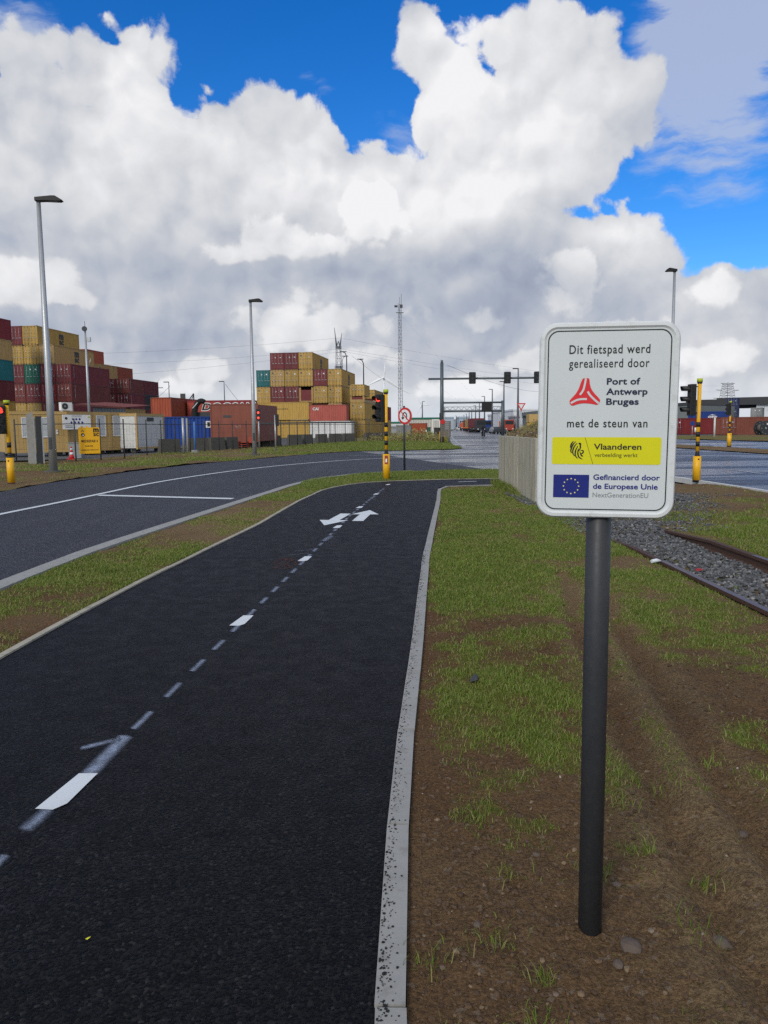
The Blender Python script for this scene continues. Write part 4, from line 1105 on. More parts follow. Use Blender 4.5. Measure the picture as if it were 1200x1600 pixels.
for x in (-3.6, -2.2, -.9): mb.b2((x, .2, 0), (x+.8, 1.0, z0-.01))
mb.build('footing', r0)
mb = MB().mat('bright_red')
for k in range(3): mb.b2((-1.45, -.28-.26*k, .46-.16*k), (-.75, -.04-.26*k, .50-.16*k))
mb.b2((-1.5, -.86, 0), (-1.46, -.04, .56)); mb.b2((-.74, -.86, 0), (-.70, -.04, .56)); mb.b2((-.66, -.5, .45), (-.3, -.04, .9)); mb.build('steps', r0)
MB().mat('hot_orange').b2((-.42, -.16, .6), (-.14, -.04, 2.05)).build('door_panel', r0)
mb = MB().mat('off_white')
for k in range(9):
    a = k*.7; mb.tube([(-2.0+.1*math.cos(a)+k*.05, -.012, 1.75+.2*math.sin(a)), (-1.85+.12*math.cos(a*1.3)+k*.05, -.012, 1.80+.2*math.sin(a*1.7))], .006, 4)
mb.build('graffiti', r0)
# big red hall-like container with white edged lettering, and the bent black arm
q = corner(403, 92); r1 = thing('painted_container', 'bright red container with white outlined black lettering behind the bent black arm', 'container', (q.x, q.y, 0), 0)
MB().mat('box_red').b2((-8.3, 0, 0), (-.4, 2.4, 4.95)).build('body', r1)
MB().mat('bright_red').b2((-8.3, -.02, 2.9), (-4.4, -.004, 4.70)).build('painted_field', r1)
tm = text_mesh('DOOSAN', 'ink', 6.4, .80, .03, shear=.25); tw = text_mesh('DOOSAN', 'white', 6.55, .88, .075, shear=.25)
inst('lettering_outline', tw, r1, (-6.68, -.03, 3.78), (math.pi/2, 0, 0)); inst('lettering', tm, r1, (-6.6, -.045, 3.82), (math.pi/2, 0, 0))
arm = thing('loader_arm', 'bent black rubber arm arching over the red container, white print on its back', 'machine arm', (*corner(306, 88)[:2], 0))
pts = [(-.1, 0, 2.4)]; rs = [.36]
for k in range(13):
    a = math.radians(k*9.5); pts.append((-.1+.85*(1-math.cos(a)), 0, 3.1+1.65*math.sin(a))); rs.append(.37-.008*k)
MB().mat('rubber').tube(pts, rs, 12).build('arm', arm)
mb = MB().mat('white')
for k in range(5): mb.box((-.12+.11*k, -.36, 4.02+.12*k), (.07, .03, .20), M=Matrix.Rotation(math.radians(30), 3, 'Y'))
mb.build('print', arm)
MB().mat('steel_dark').b2((-.55, .3, 2.35), (1.85, 1.3, 3.5)).build('counterweight', arm)
MB().mat('frame_dark').b2((.9, .4, 0), (1.8, 1.2, 2.35)).b2((-.5, .4, 0), (-.2, 1.2, 2.35)).build('chassis', arm)
# blue container and white cabins
gW = 'cabins and boxes along the yard fence'
p = P(257, 672, 63); r2 = container('blue', 6.0, 2.38, (p[0], p[1], .25), RZ-math.pi/2+.35, 'deep blue container between the white cabin and the brick brown workshop', gW, doors=False)
MB().mat('white').faces([(.012, 3.3, 1.45), (.012, 3.75, 1.45), (.012, 3.75, 2.0), (.012, 3.3, 2.0)], [(0, 1, 2, 3)]).build('notice', r2)
MB().mat('ink').faces([(.02, 3.42, 1.55), (.02, 3.63, 1.55), (.02, 3.63, 1.9), (.02, 3.42, 1.9)], [(0, 1, 2, 3)]).build('notice_symbol', r2)
# ---- site offices: a row of tan cabins
def cabin(pa, pb, z, h, mat, label, depth=2.44, frame='office_tan'):
    a, b = Vector((*pa, 0)), Vector((*pb, 0)); d = (b-a); L = d.length; rz = math.atan2(d.y, d.x)
    r = thing('site_cabin', label, 'cabin', (a.x, a.y, z), rz, gW)
    MB().mat(mat).b2((.06, .03, .08), (L-.06, depth-.03, h-.1)).build('wall_panel', r)
    mb = MB().mat(mat)
    n_ = int(L/.25)
    for k in range(1, n_): mb.b2((k*L/n_-.006, .020, .14), (k*L/n_+.006, .032, h-.17))
    mb.build('panel_rib', r)
    mb = MB().mat(frame)
    for x in (0, L-.12): mb.b2((x, -.01, 0), (x+.12, .11, h)); mb.b2((x, depth-.11, 0), (x+.12, depth+.01, h))
    mb.b2((.12, -.006, h-.16), (L-.12, .1, h-.005)); mb.b2((.12, -.006, .005), (L-.12, .1, .13)); mb.b2((0, 0, h), (L, depth, h+.03))
    for x in (.02, L-.12): mb.b2((x, .11, h-.16), (x+.1, depth-.11, h-.004))
    mb.build('frame', r)
    mb = MB().mat('frame_dark')
    for x in (.3, L-.6): mb.b2((x, .3, -z), (x+.3, .6, 0)); mb.b2((x, depth-.6, -z), (x+.3, depth-.3, 0))
    mb.build('support', r)
    return r, L
def window(r, x, z, w, h):
    f = MB().mat('white').b2((x-.05, -.02, z-.05), (x+w+.05, .025, z)).b2((x-.05, -.02, z+h), (x+w+.05, .025, z+h+.05)).b2((x-.05, -.02, z), (x, .025, z+h)).b2((x+w, -.02, z), (x+w+.05, .025, z+h)).build('window', r)
    mb = MB().mat('blind'); n_ = 16
    for k in range(n_): mb.b2((x, -.004+.004*(k % 2), z+k*h/n_), (x+w, .012, z+(k+1)*h/n_-.008))
    mb.build('roller_blind', f); return f
oz = .22
O = [P(8, 700, 47.2), P(107, 700, 49.4), P(150, 700, 51.6), P(173, 700, 52.6), P(199, 700, 54.0)]
O = [(p[0], p[1]) for p in O]
r, L = cabin(O[0], O[1], oz, 2.55, 'office_tan', 'long tan site cabin with two shuttered windows either side of the grey gate post')
window(r, 1.05, 1.0, .60, 1.15); window(r, 2.18, 1.0, .55, 1.15)
MB().mat('white').b2((3.02, -.01, 1.15), (3.12, .02, 1.42)).build('notice', r); MB().mat('ink').b2((3.05, -.014, 1.28), (3.09, -.01, 1.34)).build('notice_symbol', r)
r, L = cabin(O[1], O[2], oz, 2.55, 'office_tan', 'tan site cabin behind the yellow notice board')
r, L = cabin((O[2][0]-.0, O[2][1]), O[3], oz, 2.55, 'office_tan', 'narrow tan site cabin with one shuttered window, right of the yellow notice board')
window(r, L*.05+.1, 1.0, L*.55, 1.3)
r, L = cabin(O[3], O[4], oz, 2.55, 'office_tan', 'last tan site cabin of the row with one shuttered window, next to the white cabins')
window(r, L*.22, 1.0, L*.55, 1.3)
# board on the cabin
bp = P(98.5, 672, 48.6); be = P(142, 672, 50.0); d = Vector((be[0]-bp[0], be[1]-bp[1], 0)); bl = d.length; brz = math.atan2(d.y, d.x)
zb0 = P(98.5, 671, 48.6)[2]; zb1 = P(98.5, 648, 48.6)[2]
nb = thing('notice_board', 'white safety board with round blue symbols on the cabin wall above the yellow sign', 'sign', (bp[0], bp[1], zb0), brz)
MB().mat('white').b2((0, -.03, 0), (bl, .02, zb1-zb0)).build('panel', nb)
mb = MB().mat('eu_blue'); Hn = zb1-zb0
for k in range(3): mb.cyl((bl*(.36+.12*k), -.035, Hn*.70), .065, .012, 12, 'y')
for k in range(4): mb.cyl((bl*(.30+.13*k), -.035, Hn*.48), .065, .012, 12, 'y')
mb.mat('ink').cyl((bl*.12, -.035, Hn*.76), .085, .012, 12, 'y'); mb.mat('cap_green').b2((bl*.90, -.04, Hn*.80), (bl*.97, -.03, Hn*.9))
mb.mat('grey_ink')
for k in range(3): mb.b2((bl*.32, -.036, Hn*(.95-.05*k)), (bl*.68, -.03, Hn*(.95-.05*k)+.012))
for k in range(2): mb.b2((bl*.08, -.036, Hn*(.12+.10*k)), (bl*.34, -.03, Hn*(.12+.10*k)+.05))
mb.build('symbols', nb)
# air conditioner on the roof, blue box and shed behind
ax = P(93, 640, 49.3); ac = thing('fan_unit', 'white air conditioner with a round fan standing on the cabin roof', 'air conditioner', (ax[0], ax[1]+.3, oz+2.59), brz)
mb = MB().mat('white').b2((0, 0, .06), (.72, .32, .58)); mb.b2((.05, .02, 0), (.12, .3, .06)); mb.b2((.6, .02, 0), (.67, .3, .06)); mb.build('housing', ac)
mb = MB().mat('steel_dark').cyl((.24, -.01, .33), .20, .02, 24, 'y'); mb.mat('grey_ink').cyl((.24, -.025, .33), .06, .02, 16, 'y'); mb.build('fan', ac)
MB().mat('galv').b2((.76, .1, .0), (.84, .2, .5)).build('pipe', ac)
p = P(118, 660, 66); q2_ = P(144, 660, 66)
container('skyblue', 6.06, 2.95, (q2_[0], 66, 0), RZ, 'light blue container behind the office roof, under the slanting shed roof', gW, placards=False, W=2.1-.66)
sh = thing('storage_shed', 'grey corrugated shed with a rusty sloping roof edge behind the site cabins', 'shed')
a = P(118, 650, 70); b = P(197, 650, 76); zt0 = P(118, 631, 70)[2]; zt1 = P(197, 636, 76)[2]
a0 = P(144, 650, 72)
mb = MB().mat('shed_grey'); A_ = Vector((a0[0], a0[1]+.3, 0)); B_ = Vector((b[0], b[1], 0))
dd = (B_-A_).normalized()
def corr3(mb, a, b, z0, z1, nr, pitch, depth):
    L = (b-a).length; n = int(L/pitch); d = (b-a)/n; pts = []
    for i in range(n):
        q = a+d*i; pts += [q, q+d*.4, q+d*.5-nr*depth, q+d*.9-nr*depth]
    pts.append(b); m = len(pts); mb.faces([(q.x, q.y, z) for z in (z0, z1) for q in pts], [(i, i+1, m+i+1, m+i) for i in range(m-1)])
nr3 = Vector((dd.y, -dd.x, 0)); corr3(mb, A_, B_, 0, zt1-.05, nr3, .35, .05); mb.build('wall', sh)
mb = MB().mat('box_rust'); A2 = Vector((a[0], a[1], 0))
up_ = Vector((0, 0, .18)); bk = Vector((1.0, 5, .3)); pp = [Vector((a[0], a[1], zt0)), Vector((b[0], b[1], zt1))]
vs = [pp[0], pp[1], pp[1]-up_, pp[0]-up_, pp[0]+bk, pp[1]+bk]
mb.faces(vs, [(3, 2, 1, 0), (0, 1, 5, 4)]); mb.build('roof', sh)
# white cabins
p1 = P(199, 700, 53.6); p2 = P(214, 700, 54.6); p3 = P(215, 700, 53.2); p4 = P(258, 700, 57.5)
r, L = cabin(p1[:2], p2[:2], .25, 2.4, 'off_white', 'narrow white cabin end with a dark vertical pipe, right of the tan offices', 2.4, 'off_white')
MB().mat('frame_dark').tube([(L*.7, -.06, .2), (L*.62, -.06, 2.2)], .035, 6).build('pipe', r)
r, L = cabin(p3[:2], p4[:2], .25, 2.45, 'off_white', 'wide white cabin with a small dark nameplate, left of the blue container', 2.4, 'office_tan')
MB().mat('frame_dark').b2((L*.37, -.03, 1.95), (L*.60, -.012, 2.2)).build('nameplate', r)

# ================================================================== RIGHT-HAND YARD
gR = 'containers of the yard across the main road'
def rput(col, px, Y, z, L, h, label, rz, doors=True, logos=(), placards=False, py=672, W=2.44):
    p = P(px, py, Y); return container(col, L, h-.015, (p[0], p[1], z), rz, label, gR, logos, doors=doors, placards=placards, W=W)
RR = math.radians(7)
rput('red', 1066.5, 122, .0, 12.19, 2.59, 'red container with doors beside the sign edge, across the main road', RZ*0+math.radians(-62), placards=True)
rput('blue', 1083, 128, 1.25+.55, 6.0, 1.9, 'blue container with a white globe emblem sitting on a trailer', RZ-math.pi/2+.12, doors=False)
r = [o for o in bpy.data.objects if o.get('label', '').startswith('blue container with a white globe')][0]
mb = MB().mat('white')
cx_, cz_ = 3.1, .98
for (rx, rz_) in ((.62, .42), (.30, .42), (.02, .42)):
    pts = [(.02, cx_+rx*math.cos(t), cz_+rz_*math.sin(t)) for t in np.linspace(0, 2*math.pi, 25)]; mb.tube(pts, .022, 4, caps=False)
for zz in (-.2, .22): mb.tube([(.02, cx_-.55, cz_+zz), (.02, cx_+.55, cz_+zz)], .022, 4)
mb.box((.02, cx_, cz_), (.02, 1.5, .16)); mb.build('logo', r)
tr = thing('trailer', 'dark flat trailer with wheels under the blue container with the globe emblem', 'trailer', (P(1083, 680, 128)[0], 128, 0), RZ-.0+.12)
MB().mat('steel_dark').b2((-1, -.2, 1.35), (6.6, 2.3, 1.75)).build('chassis', tr)
for x in (3.6, 4.8, 5.9, -.4): 
    w_ = MB().mat('rubber').cyl((x, -.05, .5), .5, .3, 16, 'y').build('wheel', tr); MB().mat('galv').cyl((x, -.22, .5), .22, .04, 12, 'y').build('rim', w_)
for (zt, c) in ((2, 0), (1, 0), (0, 0)):
    rput('navy', 1151.5, 186, zt*2.62, 6.06, 2.62, ('navy blue container, %s of the navy stack before the white hall' % ['lowest', 'middle', 'top'][zt]), math.radians(58-90+4), doors=True, placards=True, W=2.44)
rput('grey', 1190, 175, 2.62, 6.06, 2.62, 'grey container at the right edge above the rust red ones', math.radians(-30), placards=True)
rput('grey', 1190, 175, 0, 6.06, 2.62, 'grey container at the right edge behind the rust red ones', math.radians(-30))
rput('rust', 1150, 113, 0, 2.6, 2.62, 'rust red container whose corner stands between the yellow signal and the cable drum', math.radians(0), doors=True, placards=True, W=2.3)
rput('rust', 1150.5, 113, 0, 12.19, 2.62, 'rust red container, its long side behind the cable drum', RZ-math.pi/2-.02, doors=False)
# cable drum
p = P(1190, 685, 104)
dr = thing('cable_drum', 'big dark cable drum with a bolted flange lying against the rust red container', 'cable drum', (p[0], p[1], 0), math.radians(22))
for y in (-.55, .45):
    fl = MB().mat('steel_dark').cyl((0, y, 1.0), .98, .10, 32, 'y').build('flange', dr)
    mb = MB().mat('galv')
    for k in range(8): a = k*math.pi/4; mb.cyl((.75*math.cos(a), y-.07, 1+.75*math.sin(a)), .05, .04, 8, 'y')
    mb.cyl((0, y-.07, 1), .14, .05, 12, 'y'); mb.build('bolt', fl)
MB().mat('wood_grey').cyl((0, -.05, 1.0), .55, .95, 20, 'y').build('core', dr)
MB().mat('snow_white').b2((.15, -.63, 1.45), (.38, -.605, 1.66)).build('notice', dr)
# white hall with dark fascia
wh = thing('warehouse', 'long white panelled hall with a dark roof edge behind the navy containers', 'building', (0, 0, 0))
def wall_quad(parent, name, mat, pxa, Ya, pxb, Yb, z0, z1, thick=.4, n_=0, nm2=None):
    a = Vector(P(pxa, 672, Ya)); b = Vector(P(pxb, 672, Yb)); a.z = b.z = 0; d = (b-a).normalized(); bk = Vector((-d.y, d.x, 0))*thick
    if not n_:
        return MB().mat(mat).faces([a+Vector((0, 0, z0)), b+Vector((0, 0, z0)), b+bk+Vector((0, 0, z0)), a+bk+Vector((0, 0, z0)), a+Vector((0, 0, z1)), b+Vector((0, 0, z1)), b+bk+Vector((0, 0, z1)), a+bk+Vector((0, 0, z1))],
            [(0, 1, 5, 4), (1, 2, 6, 5), (2, 3, 7, 6), (3, 0, 4, 7), (4, 5, 6, 7), (3, 2, 1, 0)]).build(name, parent)
    L = (b-a).length/n_
    for i in range(n_):
        q0 = a+d*(L*i+.04); q1 = a+d*(L*(i+1)-.04); of = -bk.normalized()*(.02 if i % 2 else .0); q0 = q0+of; q1 = q1+of
        MB().mat(mat).faces([q0+Vector((0, 0, z0)), q1+Vector((0, 0, z0)), q1+bk+Vector((0, 0, z0)), q0+bk+Vector((0, 0, z0)), q0+Vector((0, 0, z1)), q1+Vector((0, 0, z1)), q1+bk+Vector((0, 0, z1)), q0+bk+Vector((0, 0, z1))],
            [(0, 1, 5, 4), (1, 2, 6, 5), (2, 3, 7, 6), (3, 0, 4, 7), (4, 5, 6, 7), (3, 2, 1, 0)]).build(name, parent)
wall_quad(wh, 'wall', 'dark_fascia', 1040, 262, 1075, 245, 0, 8.5)
wall_quad(wh, 'wall_panel', 'far_white', 1076, 240, 1152, 232, 0, 7.2, n_=7)
wall_quad(wh, 'wall_panel', 'far_white', 1180, 229, 1260, 222, 0, 7.2, n_=6)
wall_quad(wh, 'roof_edge', 'dark_fascia', 1070, 239.5, 1118, 234.5, 7.2, 9.0, 60)
wall_quad(wh, 'roof_edge', 'dark_fascia', 1118, 234.4, 1300, 217, 7.2, 9.4, 60)
wh2 = thing('dark_building', 'dark grey low building beside the sign edge, behind the red container', 'building')
wall_quad(wh2, 'wall', 'shed_grey', 1046, 170, 1083, 166, 0, 5.6, 20); wall_quad(wh2, 'roof', 'dark_fascia', 1044, 169.9, 1084, 165.9, 5.6, 5.9, 21)

# ================================================================== STREET FURNITURE
def street_lamp(name, x, y, H, r0, r1, label, head_dir, head_len, base=True, mat='galv', lean=(0, 0)):
    r = thing(name, label, 'street lamp', (x, y, 0), 0, 'street lamps')
    MB().mat(mat).tube([(0, 0, 0), (lean[0]*.3, 0, H*.3), (lean[0], lean[1], H)], [r0, r0*.8, r1], 14).build('pole', r)
    if base:
        MB().mat('concrete_dark').cyl((0, 0, .04), r0*2.3, .10, 16).build('footing', r)
        MB().mat('steel_dark').b2((-.05, -r0-.004, .9), (.05, -r0+.02, 1.35)).build('hatch', r)
    dx, dy = math.cos(head_dir), math.sin(head_dir)
    mb = MB().mat('black_plastic')
    pr = [(-.10, -.02), (-.10, .10), (head_len*.55, .17), (head_len*.72, .17), (head_len, .03), (head_len*.9, -.01), (head_len*.3, 0)]
    w = .15; vs = []
    for s in (-w, w):
        for u, z in pr: vs.append((lean[0]+dx*u-dy*s, lean[1]+dy*u+dx*s, H+z))
    n = len(pr); f = [tuple(range(n)), tuple(reversed(range(n, 2*n)))]+[(i, i+n, (i+1) % n+n, (i+1) % n) for i in range(n)]
    mb.faces(vs, f); mb.build('lamp_head', r)
    MB().mat('glass_dark').box((lean[0]+dx*head_len*.6, lean[1]+dy*head_len*.6, H-.006), (head_len*.35, .2, .01), head_dir).build('lens', r)
    return r
l1 = G(84, 739); street_lamp('street_lamp', l1[0], l1[1], 10.0, .155, .075, 'tall near lamp post on the far verge, standing in front of the site offices', 0.12, .86)
l2 = G(398, 712); street_lamp('street_lamp', l2[0], l2[1], 8.95, .14, .07, 'lamp post between the brick brown workshop and the middle container stack', 0.1, .72)
p = P(1054, 430, 44); street_lamp('street_lamp', p[0], p[1], 10.1, .13, .07, 'lamp post whose top rises above the right corner of the big sign', math.radians(180), .5)

def signal(x, y, H, base_h, base_w, label, head_rz, side, head_h=.83, lit=None, extra=False, bands=True, group='yellow and black traffic signals', head=True, cap=True, scale=1.0):
    """Belgian signal post: yellow sleeve at the foot, banded pole, black three lamp head held beside the pole."""
    r = thing('traffic_signal', label, 'traffic light', (x, y, 0), 0, group)
    pr = .052*scale
    mb = MB().mat('signal_yellow'); mb.tube([(0, 0, .04), (0, 0, base_h)], base_w/2, 20); mb.build('base_sleeve', r, bevel=0)
    MB().mat('signal_black').cyl((0, 0, .03), base_w/2*.97, .10, 20).b2((-base_w*.1, -base_w/2-.004, base_h*.86), (base_w*.1, -base_w/2+.03, base_h*.91)).build('base_ring', r)
    MB().mat('signal_yellow').cyl((0, 0, (base_h+H)/2), pr, H-base_h, 18).build('pole', r)
    me = MB().mat('signal_black').cyl((0, 0, 0), pr*1.04, .14*scale, 18).mesh('band')
    z = base_h+.07*scale; top = H-.98*scale; k = 0
    MB().mat('signal_black').tube([(0, 0, base_h-.01), (0, 0, base_h+.06)], [base_w*.36, pr*1.05], 18).build('collar', r)
    while bands and z < top:
        inst('band', me, r, (0, 0, z)); z += .275*scale
    if cap:
        MB().mat('cap_green').cyl((0, 0, H+.04), pr*1.5, .10, 18).build('cap', r); MB().mat('signal_black').cyl((0, 0, H-.03), pr*1.35, .04, 18).build('cap_ring', r)
    if head:
        hz = H-.06-head_h/2*1.02; wd = .24*scale; dp = .17*scale
        hd = bpy.data.objects.new('signal_head', None); 
        mb = MB().mat('signal_black'); mb.b2((-wd/2, -dp/2, -head_h/2), (wd/2, dp/2, head_h/2)); hd = mb.build('signal_head', r, bevel=.018)
        off = pr+wd*.5+.05; hd.location = (side[0]*off, side[1]*off, hz); hd.rotation_euler = (0, 0, head_rz)
        for i, cz in enumerate((head_h/3, 0, -head_h/3)):
            R = wd*.40
            n = 14; vs = []; ang = [math.radians(-25+230*k/(n-1)) for k in range(n)]
            for yy, rr in ((-dp/2, R), (-dp/2-.20*scale, R*.97)):
                for a in ang: vs.append((rr*math.cos(a), yy-(.0 if yy > -dp/2-.01 else .04*math.sin(a)), cz+rr*math.sin(a)))
            for yy, rr in ((-dp/2, R-.008), (-dp/2-.20*scale, R*.97-.008)):
                for a in ang: vs.append((rr*math.cos(a), yy-(.0 if yy > -dp/2-.01 else .04*math.sin(a)), cz+rr*math.sin(a)))
            f = [(k, k+1, k+n+1, k+n) for k in range(n-1)]+[(2*n+k+1, 2*n+k, 3*n+k, 3*n+k+1) for k in range(n-1)]+[(n+k, n+k+1, 3*n+k+1, 3*n+k) for k in range(n-1)]
            MB().mat('signal_black').faces(vs, f, True).build('visor', hd)
            on = lit == i
            MB().mat('lamp_red' if on else 'glass_dark').cyl((0, -dp/2-.006, cz), R*.88, .014, 20, 'y').build('lens', hd)
        MB().mat('signal_black').tube([(0, 0, hz+head_h*.42), (side[0]*off, side[1]*off, hz+head_h*.42)], .016, 6).tube([(0, 0, hz-head_h*.42), (side[0]*off, side[1]*off, hz-head_h*.42)], .016, 6).build('bracket', r)
    return r
a = G(604, 750); s1 = signal(a[0], a[1], 2.68, .80, .22, 'yellow and black signal showing red at the bend of the cycle path', math.radians(-38), (-.80, -.25), lit=0)
MB().mat('bright_red').b2((-.055, -.119, .50), (.045, -.110, .76)).build('sticker', s1); MB().mat('snow_white').b2((-.03, -.122, .55), (.02, -.117, .66)).build('sticker_figure', s1)
a = G(18, 756); signal(a[0], a[1], 2.45, .80, .22, 'yellow and black signal showing red on the far verge at the left edge', math.radians(18), (-.55, -.45), lit=0, head_h=.86, scale=1.12)
a = G(1088, 752); signal(a[0], a[1], 2.82, .72, .22, 'yellow and black signal right of the big sign, its lamps turned away to the side', math.radians(-88), (-1, -.1), head_h=.88)
a = G(1139, 697.5); signal(a[0], a[1], 3.15, .95, .30, 'small far yellow and black signal on the median across the main road', math.radians(-178), (-.6, -.3), scale=1.2)
a = P(691, 690, 76); sg = signal(a[0], a[1], 3.0, 1.15, .55, 'short yellow signal post standing under the back of the slatted direction sign', 0, (-.7, -.3), head_h=.7, lit=0, cap=False)
# small signal by the second lamp and the low dark one on the verge
a = G(431, 706); r = thing('signal_post', 'thin grey post with a small dark box, on the verge before the long lettered container', 'post', (a[0], a[1], 0))
MB().mat('galv').cyl((0, 0, 1.25), .055, 2.5, 10).build('pole', r); MB().mat('signal_black').b2((.03, -.14, 1.75), (.25, .1, 2.55)).build('signal_box', r)
a = P(405, 690, 60); r = thing('barrier_light', 'barrier with two small red lamps stacked on the corner of the brown workshop', 'barrier light', (a[0], a[1], 0))
MB().mat('galv').cyl((0, 0, 1.3), .05, 2.6, 8).build('pole', r); MB().mat('signal_black').b2((-.16, -.1, 2.2), (.16, .08, 3.1)).build('signal_head', r)
for z in (2.42, 2.82): MB().mat('lamp_red').cyl((0, -.11, z), .085, .02, 12, 'y').build('lens', r)
MB().mat('steel_dark').b2((.1, -.03, 1.95), (7.6, .03, 2.05)).build('barrier_boom', r)

# prohibition sign
a = G(632, 735); r = thing('no_turn_sign', 'round red rimmed sign with a crossed out U turn arrow, turned partly aside', 'road sign', (a[0], a[1], 0), 0)
MB().mat('dark_post').cyl((0, 0, 1.2), .038, 2.4, 14).build('pole', r)
pl = MB().mat('galv').cyl((0, 0, 0), .315, .02, 36, 'y').build('plate', r); pl.location = (0.03, -.06, 2.03); pl.rotation_euler = (0, 0, math.radians(-38))
MB().mat('traffic_red').cyl((0, -.013, 0), .31, .008, 36, 'y').build('red_rim', pl); MB().mat('white').cyl((0, -.017, 0), .235, .008, 36, 'y').build('face', pl)
mb = MB().mat('ink')
def strip3(mb, pts, w, y, closed=False):
    pts = [Vector(p) for p in pts]; A = []; B = []; ws = w if isinstance(w, (list, tuple)) else [w]*len(pts)
    for i, q in enumerate(pts):
        d = (pts[min(i+1, len(pts)-1)]-pts[max(0, i-1)]).normalized(); n = Vector((-d.y, d.x))*ws[i]/2; A.append(q+n); B.append(q-n)
    for i in range(len(pts)-1): mb.faces([(A[i].x, y, A[i].y), (A[i+1].x, y, A[i+1].y), (B[i+1].x, y, B[i+1].y), (B[i].x, y, B[i].y)], [(0, 1, 2, 3)])
strip3(mb, [(.085, -.13), (.085, .03)]+[(.085*math.cos(t), .03+.09*math.sin(t)) for t in np.linspace(0, math.pi, 12)]+[(-.085, -.06)], .045, -.0235)
mb.faces([(-.16, -.0235, -.05), (-.01, -.0235, -.05), (-.085, -.0235, -.15)], [(0, 1, 2)]); mb.build('turn_arrow', pl)
mb = MB().mat('traffic_red'); strip3(mb, [(-.17, .17), (.17, -.17)], .04, -.026); mb.build('red_bar', pl)
MB().mat('galv').box((0, .03, .12), (.12, .05, .03)).box((0, .03, -.12), (.12, .05, .03)).build('clamp', pl)

# give way sign beyond the bin
p = P(814, 665, 46); r = thing('give_way_sign', 'red rimmed triangular sign, point down, behind the soil heap of the concrete bin', 'road sign', (p[0], 46, 0), math.radians(-8))
MB().mat('galv').cyl((0, 0, 1.45), .045, 2.9, 10).build('pole', r)
def tri(mb, s, y, cz): mb.faces([(-s/2, y, cz+s*.289), (s/2, y, cz+s*.289), (0, y, cz-s*.577), (-s/2, y+.012, cz+s*.289), (s/2, y+.012, cz+s*.289), (0, y+.012, cz-s*.577)], [(0, 2, 1), (3, 4, 5), (0, 1, 4, 3), (1, 2, 5, 4), (2, 0, 3, 5)])
zc = P(814, 634, 46)[2]
for nm, m_, s, y in (('red_rim', 'traffic_red', .56, -.07), ('face', 'white', .34, -.075)): mb = MB().mat(m_); tri(mb, s*.95, y, zc); mb.build(nm, r)

# yard gate posts of concrete and steel
a = P(56, 726, 37.5)
for k, (dx, w, d, h, rz) in enumerate(((-.18, .30, .24, 2.45, .5), (.20, .26, .24, 2.4, .5))):
    r = thing('gate_post', ['grey concrete gate post with a slanted top left of the tall near lamp post', 'darker grey gate post standing just right of the slant topped one'][k], 'gate post', (a[0]+dx, a[1]+.1*k, 0), rz, 'gate posts of the yard')
    mb = MB().mat(['concrete_grey', 'steel_dark'][k]); mb.faces([(x, y, z) for x in (-w/2, w/2) for y in (-d/2, d/2) for z in (-.1, h+(x*.5 if k == 0 else -.1*k))], [(0, 1, 3, 2), (4, 6, 7, 5), (0, 4, 5, 1), (2, 3, 7, 6), (0, 2, 6, 4), (1, 5, 7, 3)]); mb.build('shaft', r)
    MB().mat('galv').b2((w/2-.02, -d/2-.05, 0), (w/2+.04, -d/2+.02, h-.2)).build('steel_edge', r)
a = P(287.5, 709, 50.5)
for k, dx in enumerate((0, .24)):
    r = thing('gate_post', ['grey pole of the pair before the blue container, thicker one', 'pale slim pole of the pair before the blue container'][k], 'gate post', (a[0]+dx, a[1]+.05*k, 0), 0, 'gate posts of the yard')
    MB().mat(['galv', 'concrete_grey'][k]).cyl((0, 0, 1.15), [.085, .06][k], 2.4, 12).build('shaft', r); MB().mat('steel_dark').cyl((0, 0, 2.36), .09, .04, 12).build('cap', r)
a = P(305, 706, 52); r = thing('blue_post', 'slim blue steel post against the blue container', 'post', (a[0], a[1], 0)); MB().mat('box_skyblue').cyl((0, 0, 1.05), .07, 2.1, 10).build('shaft', r); MB().mat('concrete_grey').box((0, 0, .05), (.4, .4, .3)).build('footing', r)

# traffic cone and grey bin by the office
a = P(112, 714, 43.2); r = thing('traffic_cone', 'red and white traffic cone standing before the tan office wall', 'traffic cone', (a[0], a[1], 0))
MB().mat('traffic_red').b2((-.2, -.2, -.02), (.2, .2, .03)).build('base', r)
for z0, z1, m_ in ((.03, .24, 'traffic_red'), (.24, .38, 'white'), (.38, .50, 'traffic_red'), (.50, .60, 'white'), (.60, .70, 'traffic_red')):
    MB().mat(m_).tube([(0, 0, z0), (0, 0, z1)], [.15-.17*z0, .15-.17*z1], 16).build('cone_ring', r)
a = P(120, 712, 45.0); tag(MB().mat('box_grey').box((a[0], a[1], .42), (.72, .5, .86)).box((a[0], a[1], .87), (.78, .56, .05)).build('grey_bin'), 'grey green bin box behind the traffic cone and the yellow notice board', 'bin')

# yard fence
fl = [(-22.6, 38.0), (-18.9, 38.6), (-17.7, 38.9)]
fpx = [(26, 722), (59, 722), (119, 722), (158, 719), (195, 717), (230, 712)]
F = [G(x, y) for x, y in fpx]
F += [(-13.9, 51.4), (-12.7, 54.8), (-11.4, 58.4), (-9.9, 61.8), (-8.7, 65.6), (-7.7, 69.2), (-6.7, 73), (-5.8, 76.6), (-5.0, 80.2), (-4.1, 83.2), (-3.0, 85.6), (-1.6, 87.2), (-.1, 88.2)]
fr_ = thing('yard_fence', 'thin dark post and rail fence in front of the offices and container stacks', 'fence')
pts = [Vector((q[0], q[1], 0)) for q in F]; allp = []
for i in range(len(pts)-1):
    d = (pts[i+1]-pts[i]).length; n = 1 if i < 5 else max(1, round(d/2.2))
    for k in range(n): allp.append(pts[i].lerp(pts[i+1], k/n))
allp.append(pts[-1])
